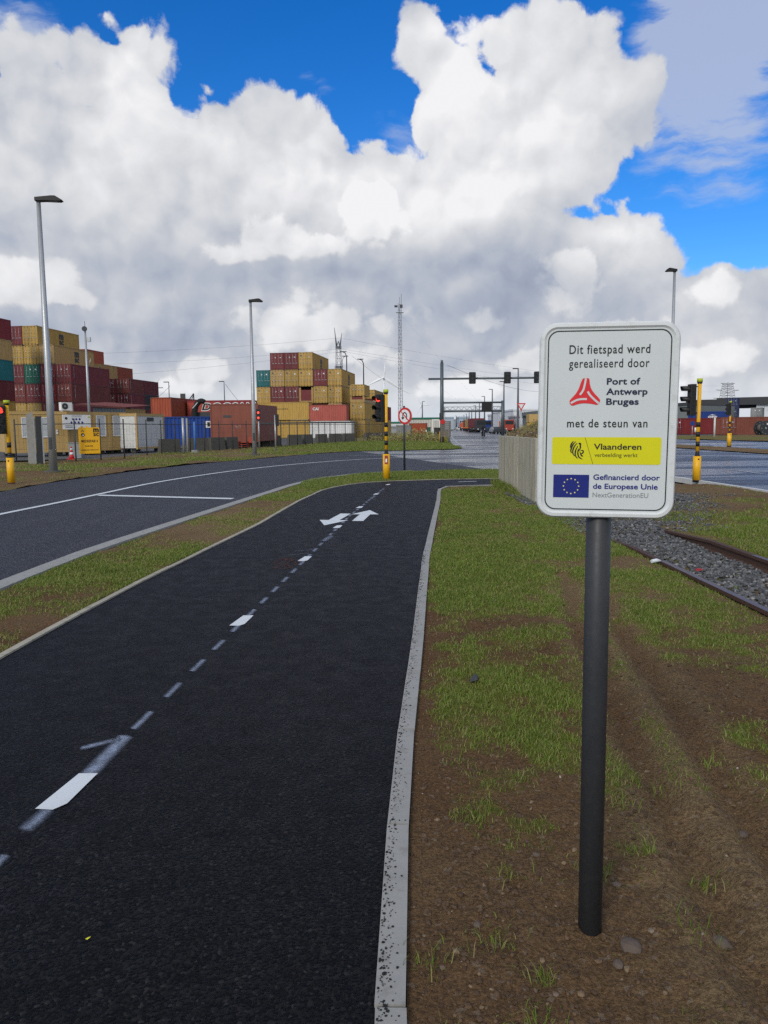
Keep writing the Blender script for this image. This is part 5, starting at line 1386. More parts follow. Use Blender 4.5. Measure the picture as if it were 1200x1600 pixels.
pm = MB().mat('frame_dark').cyl((0, 0, 1.05), .038, 2.3, 6).mesh('post')
for q in allp: inst('post', pm, fr_, (q.x, q.y, 0))
for i in range(len(allp)-1):
    a, b = allp[i], allp[i+1]
    MB().mat('frame_dark').tube([(a.x, a.y, 1.93), (b.x, b.y, 1.93)], .024, 5).build('rail', fr_)
mb = MB().mat('steel_dark')
for i in range(len(allp)-1):
    a, b = allp[i], allp[i+1]
    for z in (.3, .65, 1.0, 1.35, 1.65): mb.tube([(a.x, a.y, z), (b.x, b.y, z)], .0035, 3, False)
    n = int((b-a).length/.6)
    for k in range(1, n): q = a.lerp(b, k/n); mb.tube([(q.x, q.y, .1), (q.x, q.y, 1.93)], .003, 3, False)
tag(mb.build('wire_mesh', fr_), kind='stuff')
# yellow notice board on the fence
yc = [P(124, 668, 39.6), P(157, 668, 40.1), P(158.5, 709, 40.1), P(126, 709, 39.6)]
x0, x1 = yc[3][0], yc[2][0]; zb = yc[3][2]; zt = yc[0][2]; wY = math.hypot(x1-x0, .5); hY = zt-zb
nb = thing('notice_board', 'bright yellow sign board with black letters and emblem fixed to the yard fence', 'sign', (x0, 39.45, zb), math.atan2(.5, x1-x0))
MB().mat('signal_yellow').b2((0, -.02, 0), (wY, .01, hY)).b2((wY*.12, -.015, hY), (wY*.22, .005, hY*1.05)).b2((wY*.36, -.015, hY), (wY*.46, .005, hY*1.05)).build('panel', nb)
def lett(body, w, hh, x, z, parent, mat='ink', bold=.02, y=-.024): return inst('lettering', text_mesh(body, mat, w, hh, bold), parent, (x, y, z), (math.pi/2, 0, 0))
lett('MEDREPAIR 4', wY*.78, hY*.105, wY*.12, hY*.43, nb); lett('KAAI 524', wY*.36, hY*.07, wY*.30, hY*.26, nb, bold=.01); lett('AANMELDEN WERKPLAATS', wY*.84, hY*.045, wY*.08, hY*.12, nb, bold=.01)
lg = inst('logo', logo('msc'), nb, (wY*.70, -.024, hY*.66), (math.pi/2, 0, 0), (.21*wY, .185*hY, 1))
mb = MB().mat('ink'); mb.cyl((wY*.20, -.026, hY*.72), wY*.085, .01, 20, 'y'); strip3(mb, [(wY*.14, hY*.84), (wY*.20, hY*.90), (wY*.26, hY*.84)], .03, -.028); mb.mat('snow_white').cyl((wY*.21, -.034, hY*.71), wY*.035, .008, 12, 'y'); mb.build('emblem', nb)
# dark concrete blocks behind the fence foot
bl = [(254, 284, 706, 51.5), (296, 328, 703, 55.5), (331, 353, 702, 58.5), (356, 374, 701, 60), (378, 396, 699, 64), (409, 440, 697, 68), (454, 473, 694, 76), (476, 490, 693.5, 78), (498, 513, 693, 81), (518, 536, 692, 84), (539, 556, 691, 86.5), (573, 585, 690, 90), (588, 603, 689, 92)]
for i, (xa, xb, yy, Y) in enumerate(bl):
    a = P(xa, yy, Y); b = P(xb, yy, Y+1.2); L = math.hypot(b[0]-a[0], b[1]-a[1]); rz = math.atan2(b[1]-a[1], b[0]-a[0]); h = .95
    o = MB().mat('concrete_dark').faces([(0, 0, -.1), (L, 0, -.1), (L, .6, -.1), (0, .6, -.1), (.04, .12, h), (L-.04, .12, h), (L-.04, .48, h), (.04, .48, h)], [(0, 1, 5, 4), (1, 2, 6, 5), (2, 3, 7, 6), (3, 0, 4, 7), (4, 5, 6, 7)]).build('concrete_block')
    o.location = (a[0], a[1], 0); o.rotation_euler = (0, 0, rz)
    tag(o, '%s dark concrete block from the left along the foot of the yard fence' % ORD[i], 'concrete block', 'dark concrete blocks along the yard fence')
# small mast over the offices
p = P(139, 636, 62); r = thing('camera_mast', 'slim grey mast with a dish and small antennas behind the site offices', 'mast', (p[0], p[1], 0), 0)
zt = P(133, 512, 62)[2]; tp = P(131, 512, 62)[0]-p[0]
MB().mat('galv').tube([(0, 0, 0), (0, 0, zt)], [.14, .07], 10).build('pole', r)
MB().mat('steel_dark').cyl((0, -.12, zt-.1), .20, .10, 14, 'y').tube([(0, 0, zt), (0, 0, zt+.5)], .02, 5).build('dish', r)
MB().mat('galv').b2((.12, -.1, zt-1.1), (.4, .1, zt-.75)).tube([(0, 0, zt-.9), (.3, 0, zt-.9)], .03, 5).tube([(.2, 0, zt-3), (.32, 0, zt-2.4)], .03, 5).build('bracket', r); MB().mat('white').b2((-.22, -.12, zt-7.1), (.0, -.06, zt-6.9)).build('camera', r)

# ---- concrete soil bin
binr = thing('soil_bin', 'tall concrete walled bin filled with soil, left behind the big sign', 'retaining wall')
ys = [21.5, 19.62, 18.60, 18.50, 17.36, 16.3]
for i in range(len(ys)-1):
    ya, yb = ys[i], ys[i+1]; wd = ya-yb; xx = 3.22+.02*(i % 2)
    if wd < .4:
        mb = MB().mat('concrete_dark').b2((xx+.05, yb+.01, -.1), (xx+.3, ya-.01, 1.25)); mb.build('joint_filler', binr); continue
    mb = MB().mat('concrete_wall')
    mb.b2((xx, yb+.012, -.15), (xx+.16, ya-.012, 1.36))
    mb.b2((xx-.012, yb+.012+wd*.30, -.15), (xx-.001, yb+wd*.5, 1.33))
    mb.build('concrete_panel', binr, bevel=.012)
for i in range(2):
    MB().mat('concrete_wall').b2((3.39+1.2*i, 21.32, -.1), (4.57+1.2*i, 21.5, 1.35)).build('concrete_panel', binr, bevel=.012)
for i in range(2):
    MB().mat('concrete_wall').b2((3.39+1.2*i, 16.3, -.1), (4.57+1.2*i, 16.46, 1.35)).build('concrete_panel', binr, bevel=.012)
for i in range(5):
    MB().mat('concrete_wall').b2((5.62, 16.5+.96*i, -.1), (5.78, 17.42+.96*i, 1.35)).build('concrete_panel', binr, bevel=.012)
X, Y_ = np.meshgrid(np.linspace(3.30, 5.60, 70), np.linspace(16.4, 21.35, 100))
rr = np.minimum(np.minimum((X-3.3)/.8, (5.60-X)/.8), np.minimum((Y_-16.4)/.8, (21.35-Y_)/1.3))
Z = 1.28+.52*np.clip(rr, 0, 1)**.8*(.7+.5*fbm(X, Y_, .6, 2))+.10*(fbm(X, Y_, 2.5, 4, .65)-.5)+.06*(fbm(X, Y_, 9, 3, .6)-.5)
idx = np.arange(X.size).reshape(X.shape); f = np.stack([idx[:-1, :-1], idx[:-1, 1:], idx[1:, 1:], idx[1:, :-1]], -1).reshape(-1, 4)
mo = link('soil_heap', fast_mesh('soil_heap', np.stack([X, Y_, Z], -1).reshape(-1, 3), f, ['soil'], True, {'grass': np.clip(.25+(fbm(X, Y_, 1, 3)-.5)*1.3, 0, 1).ravel(), 'dry': (0*X+.9).ravel()}), binr); tag(mo, kind='stuff')
def hM_(x, y):
    rr = np.minimum(np.minimum((x-3.3)/.8, (5.60-x)/.8), np.minimum((y-16.4)/.8, (21.35-y)/1.3))
    return 1.28+.52*np.clip(rr, 0, 1)**.8*(.7+.5*fbm(x, y, .6, 2))+.10*(fbm(x, y, 2.5, 4, .65)-.5)
def sM(n): return 3.3+2.3*RNG.random(n), 16.45+4.85*RNG.random(n)
o, k = blades('dry_grass', 14000, sM, lambda x, y: np.clip(.45+(fbm(x, y, 1, 3)-.5)*1.4, 0, 1), hM_, .04, .16, .006, .0004); o.parent = binr; at_ = o.data.attributes['tone']; v_ = np.full(len(o.data.vertices), .93, np.float32)+.07*RNG.random(len(o.data.vertices)).astype(np.float32); at_.data.foreach_set('value', v_)
x, y = sM(2600); stones('rubble', x, y, hM_(x, y)+.01, .012+.035*RNG.random(2600)**3, 'pebble').parent = binr
def sN(n): return 3.17-.16*RNG.random(n)**2, 16.8+4.8*RNG.random(n)
blades('grass_at_wall', 3500, sN, lambda x, y: np.clip(.8-.8*(18.8-y)/2, 0, .9), hR, .06, .22, .005, .0004)

# ================================================================== THE SIGN
sx, sy = .6585, 2.34
sg = thing('info_sign', 'large white rounded sign with Dutch text and emblems on a dark grey post', 'sign', (sx, sy, 0), 0)
MB().mat('dark_post').cyl((0, 0, .93), .0375, 2.0, 40).build('post', sg)
SWd, SHt = .3985, .577
# plate frame: origin at the centre of the face
yaw = math.radians(-9.5)
c = P(948.5, 658, 2.285)
pl = bpy.data.objects.new('sign_plate', None)
def rrect(w, h, r, n=8):
    o = []
    for cx, cy, a0 in ((w/2-r, h/2-r, 0), (-w/2+r, h/2-r, 90), (-w/2+r, -h/2+r, 180), (w/2-r, -h/2+r, 270)):
        for k in range(n+1): a = math.radians(a0+90*k/n); o.append((cx+r*math.cos(a), cy+r*math.sin(a)))
    return o
def ring(mb, A, B, y, yb=None):
    n = len(A); v = [(x, y, z) for x, z in A]+[(x, y if yb is None else yb, z) for x, z in B]
    mb.faces(v, [(i, (i+1) % n, (i+1) % n+n, i+n) for i in range(n)])
o1 = rrect(SWd, SHt, .052); 
mb = MB().mat('white_rim')
# rolled rim in section
secs = [(0, .030), (0, .006), (.004, .0), (.013, -.001), (.019, .004)]
prev = None
for ins, yy in secs:
    A = rrect(SWd-2*ins, SHt-2*ins, .052-ins)
    if prev is not None: ring(mb, [(x, z) for x, z in prev[0]], A, prev[1], yy); n = 0
    prev = (A, yy)
o = mb.mesh('rim'); rim = bpy.data.objects.new('sign_plate', o); COL.objects.link(rim); rim.parent = sg
for p_ in o.polygons: p_.use_smooth = True
rim.location = (c[0]-sx, c[1]-sy, c[2]); rim.rotation_euler = (math.radians(.0), math.radians(.55), yaw)
def fill(name, pts, y, mat, parent=rim):
    t = tessellate_polygon([[Vector((x, z, 0)) for x, z in pts]]); mb = MB().mat(mat)
    def fx(q):
        a, b, c_ = (pts[i] for i in q); cr = (b[0]-a[0])*(c_[1]-a[1])-(b[1]-a[1])*(c_[0]-a[0]); return tuple(q) if cr > 0 else tuple(reversed(q))
    mb.faces([(x, y, z) for x, z in pts], [fx(q) for q in t]); return mb.build(name, parent)
fill('face', rrect(SWd-.030, SHt-.030, .037), .004, 'white_sheet')
fill('back', rrect(SWd-.002, SHt-.002, .051), .029, 'galv')
mb = MB().mat('ink'); iA = rrect(SWd-.047, SHt-.047, .031); iB = rrect(SWd-.0535, SHt-.0535, .0285); ring(mb, iA, iB, .0032); mb.build('border_line', rim)
def U(u, v): return ((u-.5)*SWd, (.5-v)*SHt)
YT = .0030
def txt(body, u0, u1, vb, xh, mat, bold, dx=0, space=1.0):
    """Text whose baseline is at v=vb, spanning u0..u1, cap height xh (fraction of the height)."""
    me = text_mesh(body, mat, (u1-u0)*SWd, xh*SHt, bold, space=space); x, z = U(u0, vb)
    return inst('lettering', me, rim, (x, YT, z), (math.pi/2, 0, 0))
txt('Dit fietspad werd', .215, .790, .158, .046, 'ink', .011, space=1.12)
txt('gerealiseerd door', .215, .788, .228, .046, 'ink', .0075, space=1.12)
txt('Port of', .490, .728, .314, .033, 'navy_ink', .030, space=1.05)
txt('Antwerp', .488, .782, .3655, .033, 'navy_ink', .030, space=1.05)
txt('Bruges', .490, .722, .416, .033, 'navy_ink', .030, space=1.05)
txt('met de steun van', .212, .790, .531, .044, 'ink', .011, space=1.12)
pts = [(x*1+(.0), z) for x, z in rrect((.893-.107)*SWd, (.722-.582)*SHt, .006)]
cxp, czp = U(.500, .652); fill('yellow_panel', [(x+cxp, z+czp) for x, z in pts], .0031, 'panel_yellow')
def strip(mb, pts, w, y): strip3(mb, [U(*p) for p in pts], w, y)
mb = MB().mat('ink'); strip(mb, [(.346, .583), (.408, .721)], .0011, YT-.0006)
# lion head emblem: manes as tapering strokes
def stroke(mb, pts, w0, y):
    q = smooth_line(pts, 12); ws = [w0*(.25+1.0*math.sin(math.pi*(i+.6)/12.4)) for i in range(12)]
    strip3(mb, [U(*p) for p in q], ws, y)
for s_ in ([(.262, .603), (.247, .618), (.240, .637)], [(.280, .604), (.258, .622), (.244, .650), (.250, .664)], [(.290, .612), (.268, .632), (.258, .660), (.272, .680)], [(.296, .626), (.280, .650), (.278, .676), (.296, .692)],
           [(.300, .640), (.296, .662), (.304, .684), (.330, .696)], [(.300, .612), (.312, .622), (.312, .640), (.300, .655)], [(.310, .655), (.322, .676), (.336, .680)], [(.316, .650), (.334, .652), (.332, .664), (.318, .668)], [(.300, .617), (.310, .614), (.318, .621)]):
    stroke(mb, s_, .0034, YT-.0006)
mb.build('lion_emblem', rim)
e1 = txt('Vlaanderen', .411, .753, .645, .031, 'ink', .018); e2 = txt('verbeelding werkt', .418, .727, .683, .021, 'ink', .0)
e1.location.y = e2.location.y = YT-.0006
# three armed red emblem
def Z6(x, y): return ((x-(73-.0165*(y-95)))/1028.0, (y-92)/1455.0)
red = [(393, 503), (437, 503), (444, 540), (455, 577), (478, 612), (518, 655), (521, 672), (512, 690), (496, 699), (470, 693), (440, 689), (408, 687), (370, 690), (338, 699), (318, 704), (302, 697), (296, 680), (299, 662), (322, 637), (345, 610), (363, 578), (378, 535)]
rp = smooth_line(red+[red[0]], 66)[:-1]
t = [U(*Z6(x, y)) for x, y in rp]
fill('port_emblem', [(x, z) for x, z in t[::-1]], YT, 'logo_red')
mb = MB().mat('white_sheet')
for s_ in ([(415, 503), (408, 545), (396, 590), (372, 624)], [(430, 600), (448, 628), (478, 658), (513, 688)], [(424, 656), (385, 656), (345, 664), (305, 686)]):
    strip3(mb, [U(*Z6(*p)) for p in smooth_line(s_, 12)], [.0058]*10+[.0058]*2, YT-.0006)
mb.build('emblem_slit', rim)
cx1, cz1 = U(.253, .836); fw_, fh_ = .262*SWd, .119*SHt
fill('flag', [(cx1-fw_/2, cz1-fh_/2), (cx1+fw_/2, cz1-fh_/2), (cx1+fw_/2, cz1+fh_/2), (cx1-fw_/2, cz1+fh_/2)], YT, 'eu_blue')
R_ = .0225
star = [((.0032 if k % 2 == 0 else .00125)*math.sin(math.pi*k/5), (.0032 if k % 2 == 0 else .00125)*math.cos(math.pi*k/5)) for k in range(10)]
sv = star[::-1]; tt = tessellate_polygon([[Vector((x, z, 0)) for x, z in sv]]); smb = MB().mat('star_yellow'); smb.faces([(x, 0, z) for x, z in sv], [tuple(q) for q in tt]); sme = smb.mesh('star')
fo = [o for o in rim.children if o.name.startswith('flag')][0]
for k in range(12):
    a = math.radians(30*k); inst('star', sme, fo, (cx1+R_*math.sin(a), YT-.0006, cz1+R_*math.cos(a)))
txt('Gefinancierd door', .414, .893, .801, .028, 'eu_text', .022)
txt('de Europese Unie', .414, .880, .848, .028, 'eu_text', .022)
txt('NextGenerationEU', .413, .815, .892, .026, 'grey_ink', .0)
MB().mat('galv').b2((-.06, .030, .15), (.05, .055, .18)).b2((-.06, .030, -.18), (.05, .055, -.15)).build('clamp', rim)

# ================================================================== GANTRIES AND THE FAR ROAD
def tube1(mb, a, b, r, n=8): return mb.tube([a, b], r, n)
Yg = 75
pa = P(690.5, 690, Yg); zt = P(690.5, 567, Yg)[2]; za = P(690.5, 592, Yg)[2]; xe = P(975, 600, Yg)[0]
g = thing('signal_gantry', 'grey steel gantry arm over the main road carrying three hanging signal heads', 'gantry', (pa[0], Yg, 0))
MB().mat('gantry').tube([(0, 0, 0), (0, 0, zt)], [.19, .16], 14).cyl((0, 0, zt+.1), .12, .3, 10).build('post', g)
MB().mat('gantry').tube([(xe-pa[0], 0, 0), (xe-pa[0], 0, zt)], [.19, .16], 14).build('post', g)
MB().mat('gantry').tube([(-1.3, 0, za), (xe-pa[0], 0, za+.05)], .10, 10).build('beam', g)
for px in (737.5, 792, 838.5, 890):
    x = P(px, 592, Yg)[0]-pa[0]
    h = MB().mat('signal_black').b2((x-.33, -.42, za-.52), (x+.33, -.22, za+.60)).build('signal_head', g, bevel=.08)
    for k in range(3): MB().mat('glass_dark').cyl((x, -.43, za+.36-.36*k), .12, .03, 12, 'y').build('lens', h)
Y2 = 132
xa = P(694, 632, Y2)[0]; xb = P(785.5, 632, Y2)[0]; z1 = P(740, 629, Y2)[2]; z2 = P(740, 642.5, Y2)[2]; ztop = z1+.3
g2 = thing('sign_gantry', 'far two beamed gantry with a black message board over the main road', 'gantry', (xa, Y2, 0))
W2 = xb-xa
for x in (-.3, W2): MB().mat('gantry').tube([(x, 0, 0), (x, 0, ztop)], .26, 10).build('post', g2)
for z in (z1, z2): MB().mat('gantry').tube([(-.3, 0, z), (W2+.2, 0, z)], .15, 8).build('beam', g2)
x0, x1 = P(752.5, 632, Y2)[0]-xa, P(768, 632, Y2)[0]-xa
MB().mat('black_plastic').b2((x0, -.4, z2-.1), (x1, -.1, z1+.1)).build('message_board', g2)
Y3 = 175
xa = P(694, 640, Y3)[0]; xb = P(783, 640, Y3)[0]; za3 = P(740, 635.5, Y3)[2]; zb3 = P(740, 640.5, Y3)[2]
g3 = thing('lattice_gantry', 'pale lattice gantry seen behind the beams of the far gantry', 'gantry', (xa, Y3, 0)); W3 = xb-xa
for x in (0, W3): MB().mat('galv').tube([(x, 0, 0), (x, 0, za3)], .2, 8).build('post', g3)
mb = MB().mat('galv')
for z in (za3, zb3): tube1(mb, (0, 0, z), (W3, 0, z), .07, 5)
for k in range(10): tube1(mb, (W3*k/10, 0, zb3), (W3*(k+.5)/10, 0, za3), .05, 4); tube1(mb, (W3*(k+.5)/10, 0, za3), (W3*(k+1)/10, 0, zb3), .05, 4)
mb.build('truss', g3)
# back of a slatted direction sign
Ys = 73; a = P(687, 682, Ys); b = P(703.5, 682, Ys); z0 = P(690, 682, Ys)[2]; z1 = P(690, 657.5, Ys)[2]
r = thing('direction_sign', 'back of a slatted grey direction sign on two posts at the road corner', 'sign', (a[0], Ys-1, 0))
n = 8; w = b[0]-a[0]
sm = MB().mat('wood_grey').b2((0, -.03, 0), (w, .03, (z1-z0)/n-.04)).mesh('slat')
for k in range(n): inst('slat', sm, r, (0, .01*(k % 2), z0+k*(z1-z0)/n))
for x in (.12, w-.14): MB().mat('galv').cyl((x, .08, z1/2), .05, z1, 8).build('post', r)
MB().mat('traffic_red').cyl((w*.2, -.05, z1-.1), .22, .03, 16, 'y').build('round_plate', r)
a = P(701, 690, 76); tag(MB().mat('galv').tube([(a[0], 76, 0), (a[0], 76, 1.3)], .05, 6).build('marker_post'), 'thin grey marker post beside the slatted sign at the road corner', 'post')
for k, (px, yb, Y) in enumerate(((666, 684, 98), (677, 683, 102), (416, 690, 98), (1116, 683, 95))):
    a = P(px, yb, Y); tag(MB().mat('off_white').tube([(a[0], Y, 0), (a[0], Y, [1.2, 1.2, 2.4, 2.4][k])], [.09, .09, .05, .12][k], 6).build('marker_post'),
        ['left pale marker post in the rough grass before the beige hall', 'right pale marker post in the rough grass before the beige hall', 'thin pale pole before the long lettered container', 'pale square post before the trailer across the main road'][k], 'post')
# blue round sign and kiosk across the road
a = P(1081, 690, 84); r = thing('cycle_sign', 'small round blue sign across the main road beside the banded signal', 'road sign', (a[0], 84, 0))
MB().mat('galv').cyl((0, 0, .9), .04, 1.8, 6).build('pole', r); MB().mat('box_blue').cyl((0, -.05, 1.7), .25, .03, 20, 'y').build('plate', r); MB().mat('white').cyl((.35, 0, 1.0), .12, .5, 8).build('reflector', r)

# street lamps along the far road
def far_lamp(px, Y, H, label, d=1, arm=.9, curved=False, mat='lattice', r=.09):
    p = P(px, 660, Y); r_ = thing('street_lamp', label, 'street lamp', (p[0], Y, 0), 0, 'lamp posts in the distance')
    pts = [(0, 0, 0), (0, 0, H*.96), (.0, 0, H)] if not curved else [(0, 0, 0), (0, 0, H*.94), (.25*d, 0, H*.985), (.8*d, 0, H)]
    MB().mat(mat).tube(pts, [r*1.4]+[r*.7]*(len(pts)-1), 6).build('pole', r_)
    MB().mat('steel_dark').b2((0 if d > 0 else -arm-.0, -.15, H-.06), (arm if d > 0 else 0, .15, H+.08)).build('lamp_head', r_)
def Hof(py, Y): return P(700, py, Y)[2]
for px, py, Y, lb in ((809, 577, 112, 'tallest far lamp post, rising beside the give way triangle'), (787, 597, 145, 'far lamp post growing out of the right end of the two beamed gantry'),
                      (769, 609, 178, 'far lamp post just right of the black message board'), (757, 620, 205, 'far lamp post just left of the black message board'),
                      (749, 629, 240, 'fifth lamp post back along the right side of the far road'), (743, 634, 280, 'sixth lamp post back along the right side of the far road'),
                      (737, 641, 330, 'seventh lamp post back along the right side of the far road'), (733, 644, 380, 'eighth lamp post back along the right side of the far road'),
                      (729, 647, 430, 'ninth lamp post back along the right side of the far road'), (725, 649, 480, 'smallest visible lamp post where the far road ends'),
                      (713, 650, 430, 'distant lamp post above the pale buildings left of the road end'), (660, 627, 250, 'lone dark lamp post before the long beige hall')):
    far_lamp(px, Y, Hof(py, Y), lb, -1 if px > 700 else 1, .8, r=.10+.0004*Y)
far_lamp(543, 150, Hof(548, 150), 'tall lamp with a curved neck just right of the lattice pylon behind the middle stack', -1, 1.2, True, 'steel_dark', .13)
far_lamp(536, 165, Hof(555, 165), 'shorter twin lamp with a flat head between the pylon and the curved neck lamp', 1, 1.3, True, 'lattice', .10)
far_lamp(569, 150, Hof(560, 150), 'curved neck lamp above the right wing of the middle stack', -1, 1.2, True, 'steel_dark', .13)
far_lamp(266, 140, P(266, 597, 140)[2], 'thin lamp mast behind the orange brown container', -1, .9, False, 'lattice', .10)
far_lamp(246, 180, P(246, 606, 180)[2], 'lamp mast with a wide flat head close to the small left wind turbine', 1, 1.6, False, 'lattice', .10)
far_lamp(352, 140, P(352, 596, 140)[2], 'thin lamp mast above the red painted container', -1, .9, False, 'lattice', .10)
# floodlight frame
p = P(295, 640, 130); zz = P(295, 615, 130)[2]; r = thing('floodlight_frame', 'small dark lattice frame with a panel standing above the orange brown container', 'frame', (p[0], 130, 0))
mb = MB().mat('steel_dark'); 
for x in (-.9, .9): tube1(mb, (x, 0, 0), (x, 0, zz), .10, 5)
tube1(mb, (-.9, 0, zz-2.4), (.9, 0, zz), .09, 5); tube1(mb, (-.9, 0, zz-2.4), (.9, 0, zz-2.4), .09, 5); tube1(mb, (0, 0, zz-2.2), (0.9, 0, zz-.2), .07, 5); mb.build('truss', r)
MB().mat('frame_dark').b2((-1.3, -.2, zz-2.6), (-.5, .1, zz)).build('panel', r)

# lattice towers
def lattice(mb, base_w, top_w, z0, z1, n, r, legs=4):
    c = [(-1, -1), (1, -1), (1, 1), (-1, 1)] if legs == 4 else [(0, 1), (-.87, -.5), (.87, -.5)]
    def at(i, k): z = z0+(z1-z0)*k/n; w = (base_w+(top_w-base_w)*k/n)/2; return (c[i][0]*w, c[i][1]*w, z)
    L = len(c)
    for i in range(L):
        mb.tube([at(i, 0), at(i, n)], r, 4, False)
        for k in range(n):
            a, b = (i, (i+1) % L) if k % 2 == 0 else ((i+1) % L, i); mb.tube([at(a, k), at(b, k+1)], r*.6, 3, False)
            if k: mb.tube([at(i, k), at((i+1) % L, k)], r*.6, 3, False)
p = P(626, 680, 250); zt = P(626, 474, 250)[2]
r = thing('lattice_mast', 'tall slim guyed lattice mast with antennas on top, right of the big wind turbine', 'mast', (p[0], 250, 0))
mb = MB().mat('lattice'); lattice(mb, 1.7, 1.1, 0, zt, 38, .06, 3); mb.build('lattice_body', r)
MB().mat('steel_dark').b2((-1.7, -.2, zt-1.2), (-.7, .2, zt-.6)).b2((.1, -.3, zt-1.4), (.9, .3, zt-.4)).b2((-1.2, -.1, zt-3), (1.2, .1, zt-2.8)).tube([(0, 0, zt), (0, 0, zt+2)], .05, 4).tube([(.5, 0, zt), (.5, 0, zt+3)], .05, 4).build('antenna', r)
for dx, dy in ((-38, 30), (38, 30), (0, -40)):
    for zf in (.55, .92): MB().mat('lattice').tube([(0, 0, zt*zf), (dx, dy, 0)], .010, 3, False).build('guy_wire', r)
def pylon(px, py_top, Y, W, label, hat):
    p = P(px, 680, Y); zt = P(px, py_top, Y)[2]; r = thing('pylon', label, 'pylon', (p[0], Y, 0), math.radians(20))
    mb = MB().mat('lattice'); lattice(mb, W, W*.55, 0, zt*.82, 14, .10 if hat == 'horns' else .2); mb.build('lattice_body', r)
    mb = MB().mat('lattice')
    if hat == 'horns':
        for zf, w in ((.82, .75), (.63, 1.0)):
            for k in range(3): mb.box((0, 0, zt*zf-k*.4), (W*w, W*w*.9, .08))
        mb.tube([(-W*.27, 0, zt*.82), (-W*.55, 0, zt)], [.4, .1], 4).tube([(W*.2, 0, zt*.82), (W*.5, 0, zt*.95)], [.4, .1], 4).tube([(-W*.27, 0, zt*.82), (0, 0, zt*.87)], .2, 4).tube([(W*.2, 0, zt*.82), (0, 0, zt*.87)], .2, 4)
    else:
        lattice(mb, W*.55, W*.4, zt*.82, zt, 4, .18)
        for zf, w in ((.985, 1.15), (.83, 1.9), (.64, 2.3)):
            for s in (-1, 1): mb.tube([(0, 0, zt*zf), (s*W*w/2, 0, zt*zf)], .18, 4).tube([(0, 0, zt*zf-2.0), (s*W*w/2, 0, zt*zf)], .12, 4)
    mb.build('cross_arm', r); return r, zt, p
pyA, zA, pA = pylon(531, 512, 350, 3.3, 'grey lattice pylon with two horns rising behind the middle container stack', 'horns')
pyB, zB, pB = pylon(1134, 598, 700, 14, 'wide armed power pylon on the horizon above the white hall', 'arms')
def wire(name, pts_px, label, r=.06):
    pts = []
    ends = [Vector(P(*q)) for q in pts_px]
    for a, b in zip(ends, ends[1:]):
        sag = (b-a).length*.012
        for k in range(14): t = k/14; q = a.lerp(b, t); pts.append(q-Vector((0, 0, 4*sag*t*(1-t))))
    pts.append(ends[-1]); return tag(MB().mat('lattice').tube(pts, r, 3, False).build(name), label, 'power line', 'power lines')
wire('power_line', [(-60, 556, 300), (531, 528, 350), (1134, 603, 700)], 'uppermost thin power line running from the horned pylon to the horizon', .035)
wire('power_line', [(-60, 574, 300), (533, 545, 350), (1150, 612, 700)], 'power line just under the uppermost one, crossing the sky behind the mast', .035)
wire('power_line', [(-60, 600, 300), (536, 549, 350), (1120, 622, 700)], 'lowest of the power lines coming off the horned pylon', .035)
wire('power_line', [(698, 570, 76), (860, 612, 140)], 'thin cable sloping down from the top of the signal gantry post', .018)
wire('power_line', [(550, 556, 160), (640, 615, 220)], 'thin stay cable sloping right from the curved neck lamp', .025)
wire('power_line', [(266, 603, 140), (238, 628, 145)], 'stay cable sloping left from the thin mast behind the orange brown container', .03)
wire('power_line', [(352, 600, 140), (374, 628, 145)], 'stay cable sloping right from the thin mast above the red painted container', .03)
# wind turbines
def turbine(px, hub_y, Y, R, ang0, label):
    p = P(px, 680, Y); zh = P(px, hub_y, Y)[2]; r = thing('wind_turbine', label, 'wind turbine', (p[0], Y, 0), 0, 'wind turbines')
    MB().mat('turbine_white').tube([(0, 3, 0), (0, 3, zh)], [R*.065, R*.038], 12).build('tower', r)
    MB().mat('turbine_white').b2((-R*.045, -1, zh-R*.045), (R*.045, R*.22, zh+R*.055)).tube([(0, -R*.08, zh), (0, 0, zh)], [R*.02, R*.05], 10).build('nacelle', r)
    for k in range(3):
        a = math.radians(ang0+120*k); u = Vector((math.sin(a), 0, math.cos(a))); w = Vector((math.cos(a), 0, -math.sin(a))); o = Vector((0, -2, zh))
        L = [(0, .05), (.12, .07), (.25, .12), (.6, .075), (1, .02)]; vs = []
        for t, c in L:
            for s, y in ((-.35, 0), (0, -.25*c*R), (.65, 0), (0, .25*c*R)): vs.append(o+u*R*t+w*c*R*s+Vector((0, y, 0)))
        f = []
        for i in range(4):
            for j in range(4): f.append((i*4+j, i*4+(j+1) % 4, i*4+4+(j+1) % 4, i*4+4+j))
        f.append((16, 17, 18, 19)); MB().mat('turbine_white').faces(vs, f).build('blade', r)
turbine(601, 590, 1300, 35, 5, 'large white wind turbine between the middle stack and the guyed mast')
turbine(243, 606, 900, 18, 35, 'white wind turbine half hidden at the stepped stack left of the thin mast')
turbine(659, 633, 2300, 30, 330, 'tiny pale wind turbine far off left of the signal gantry')

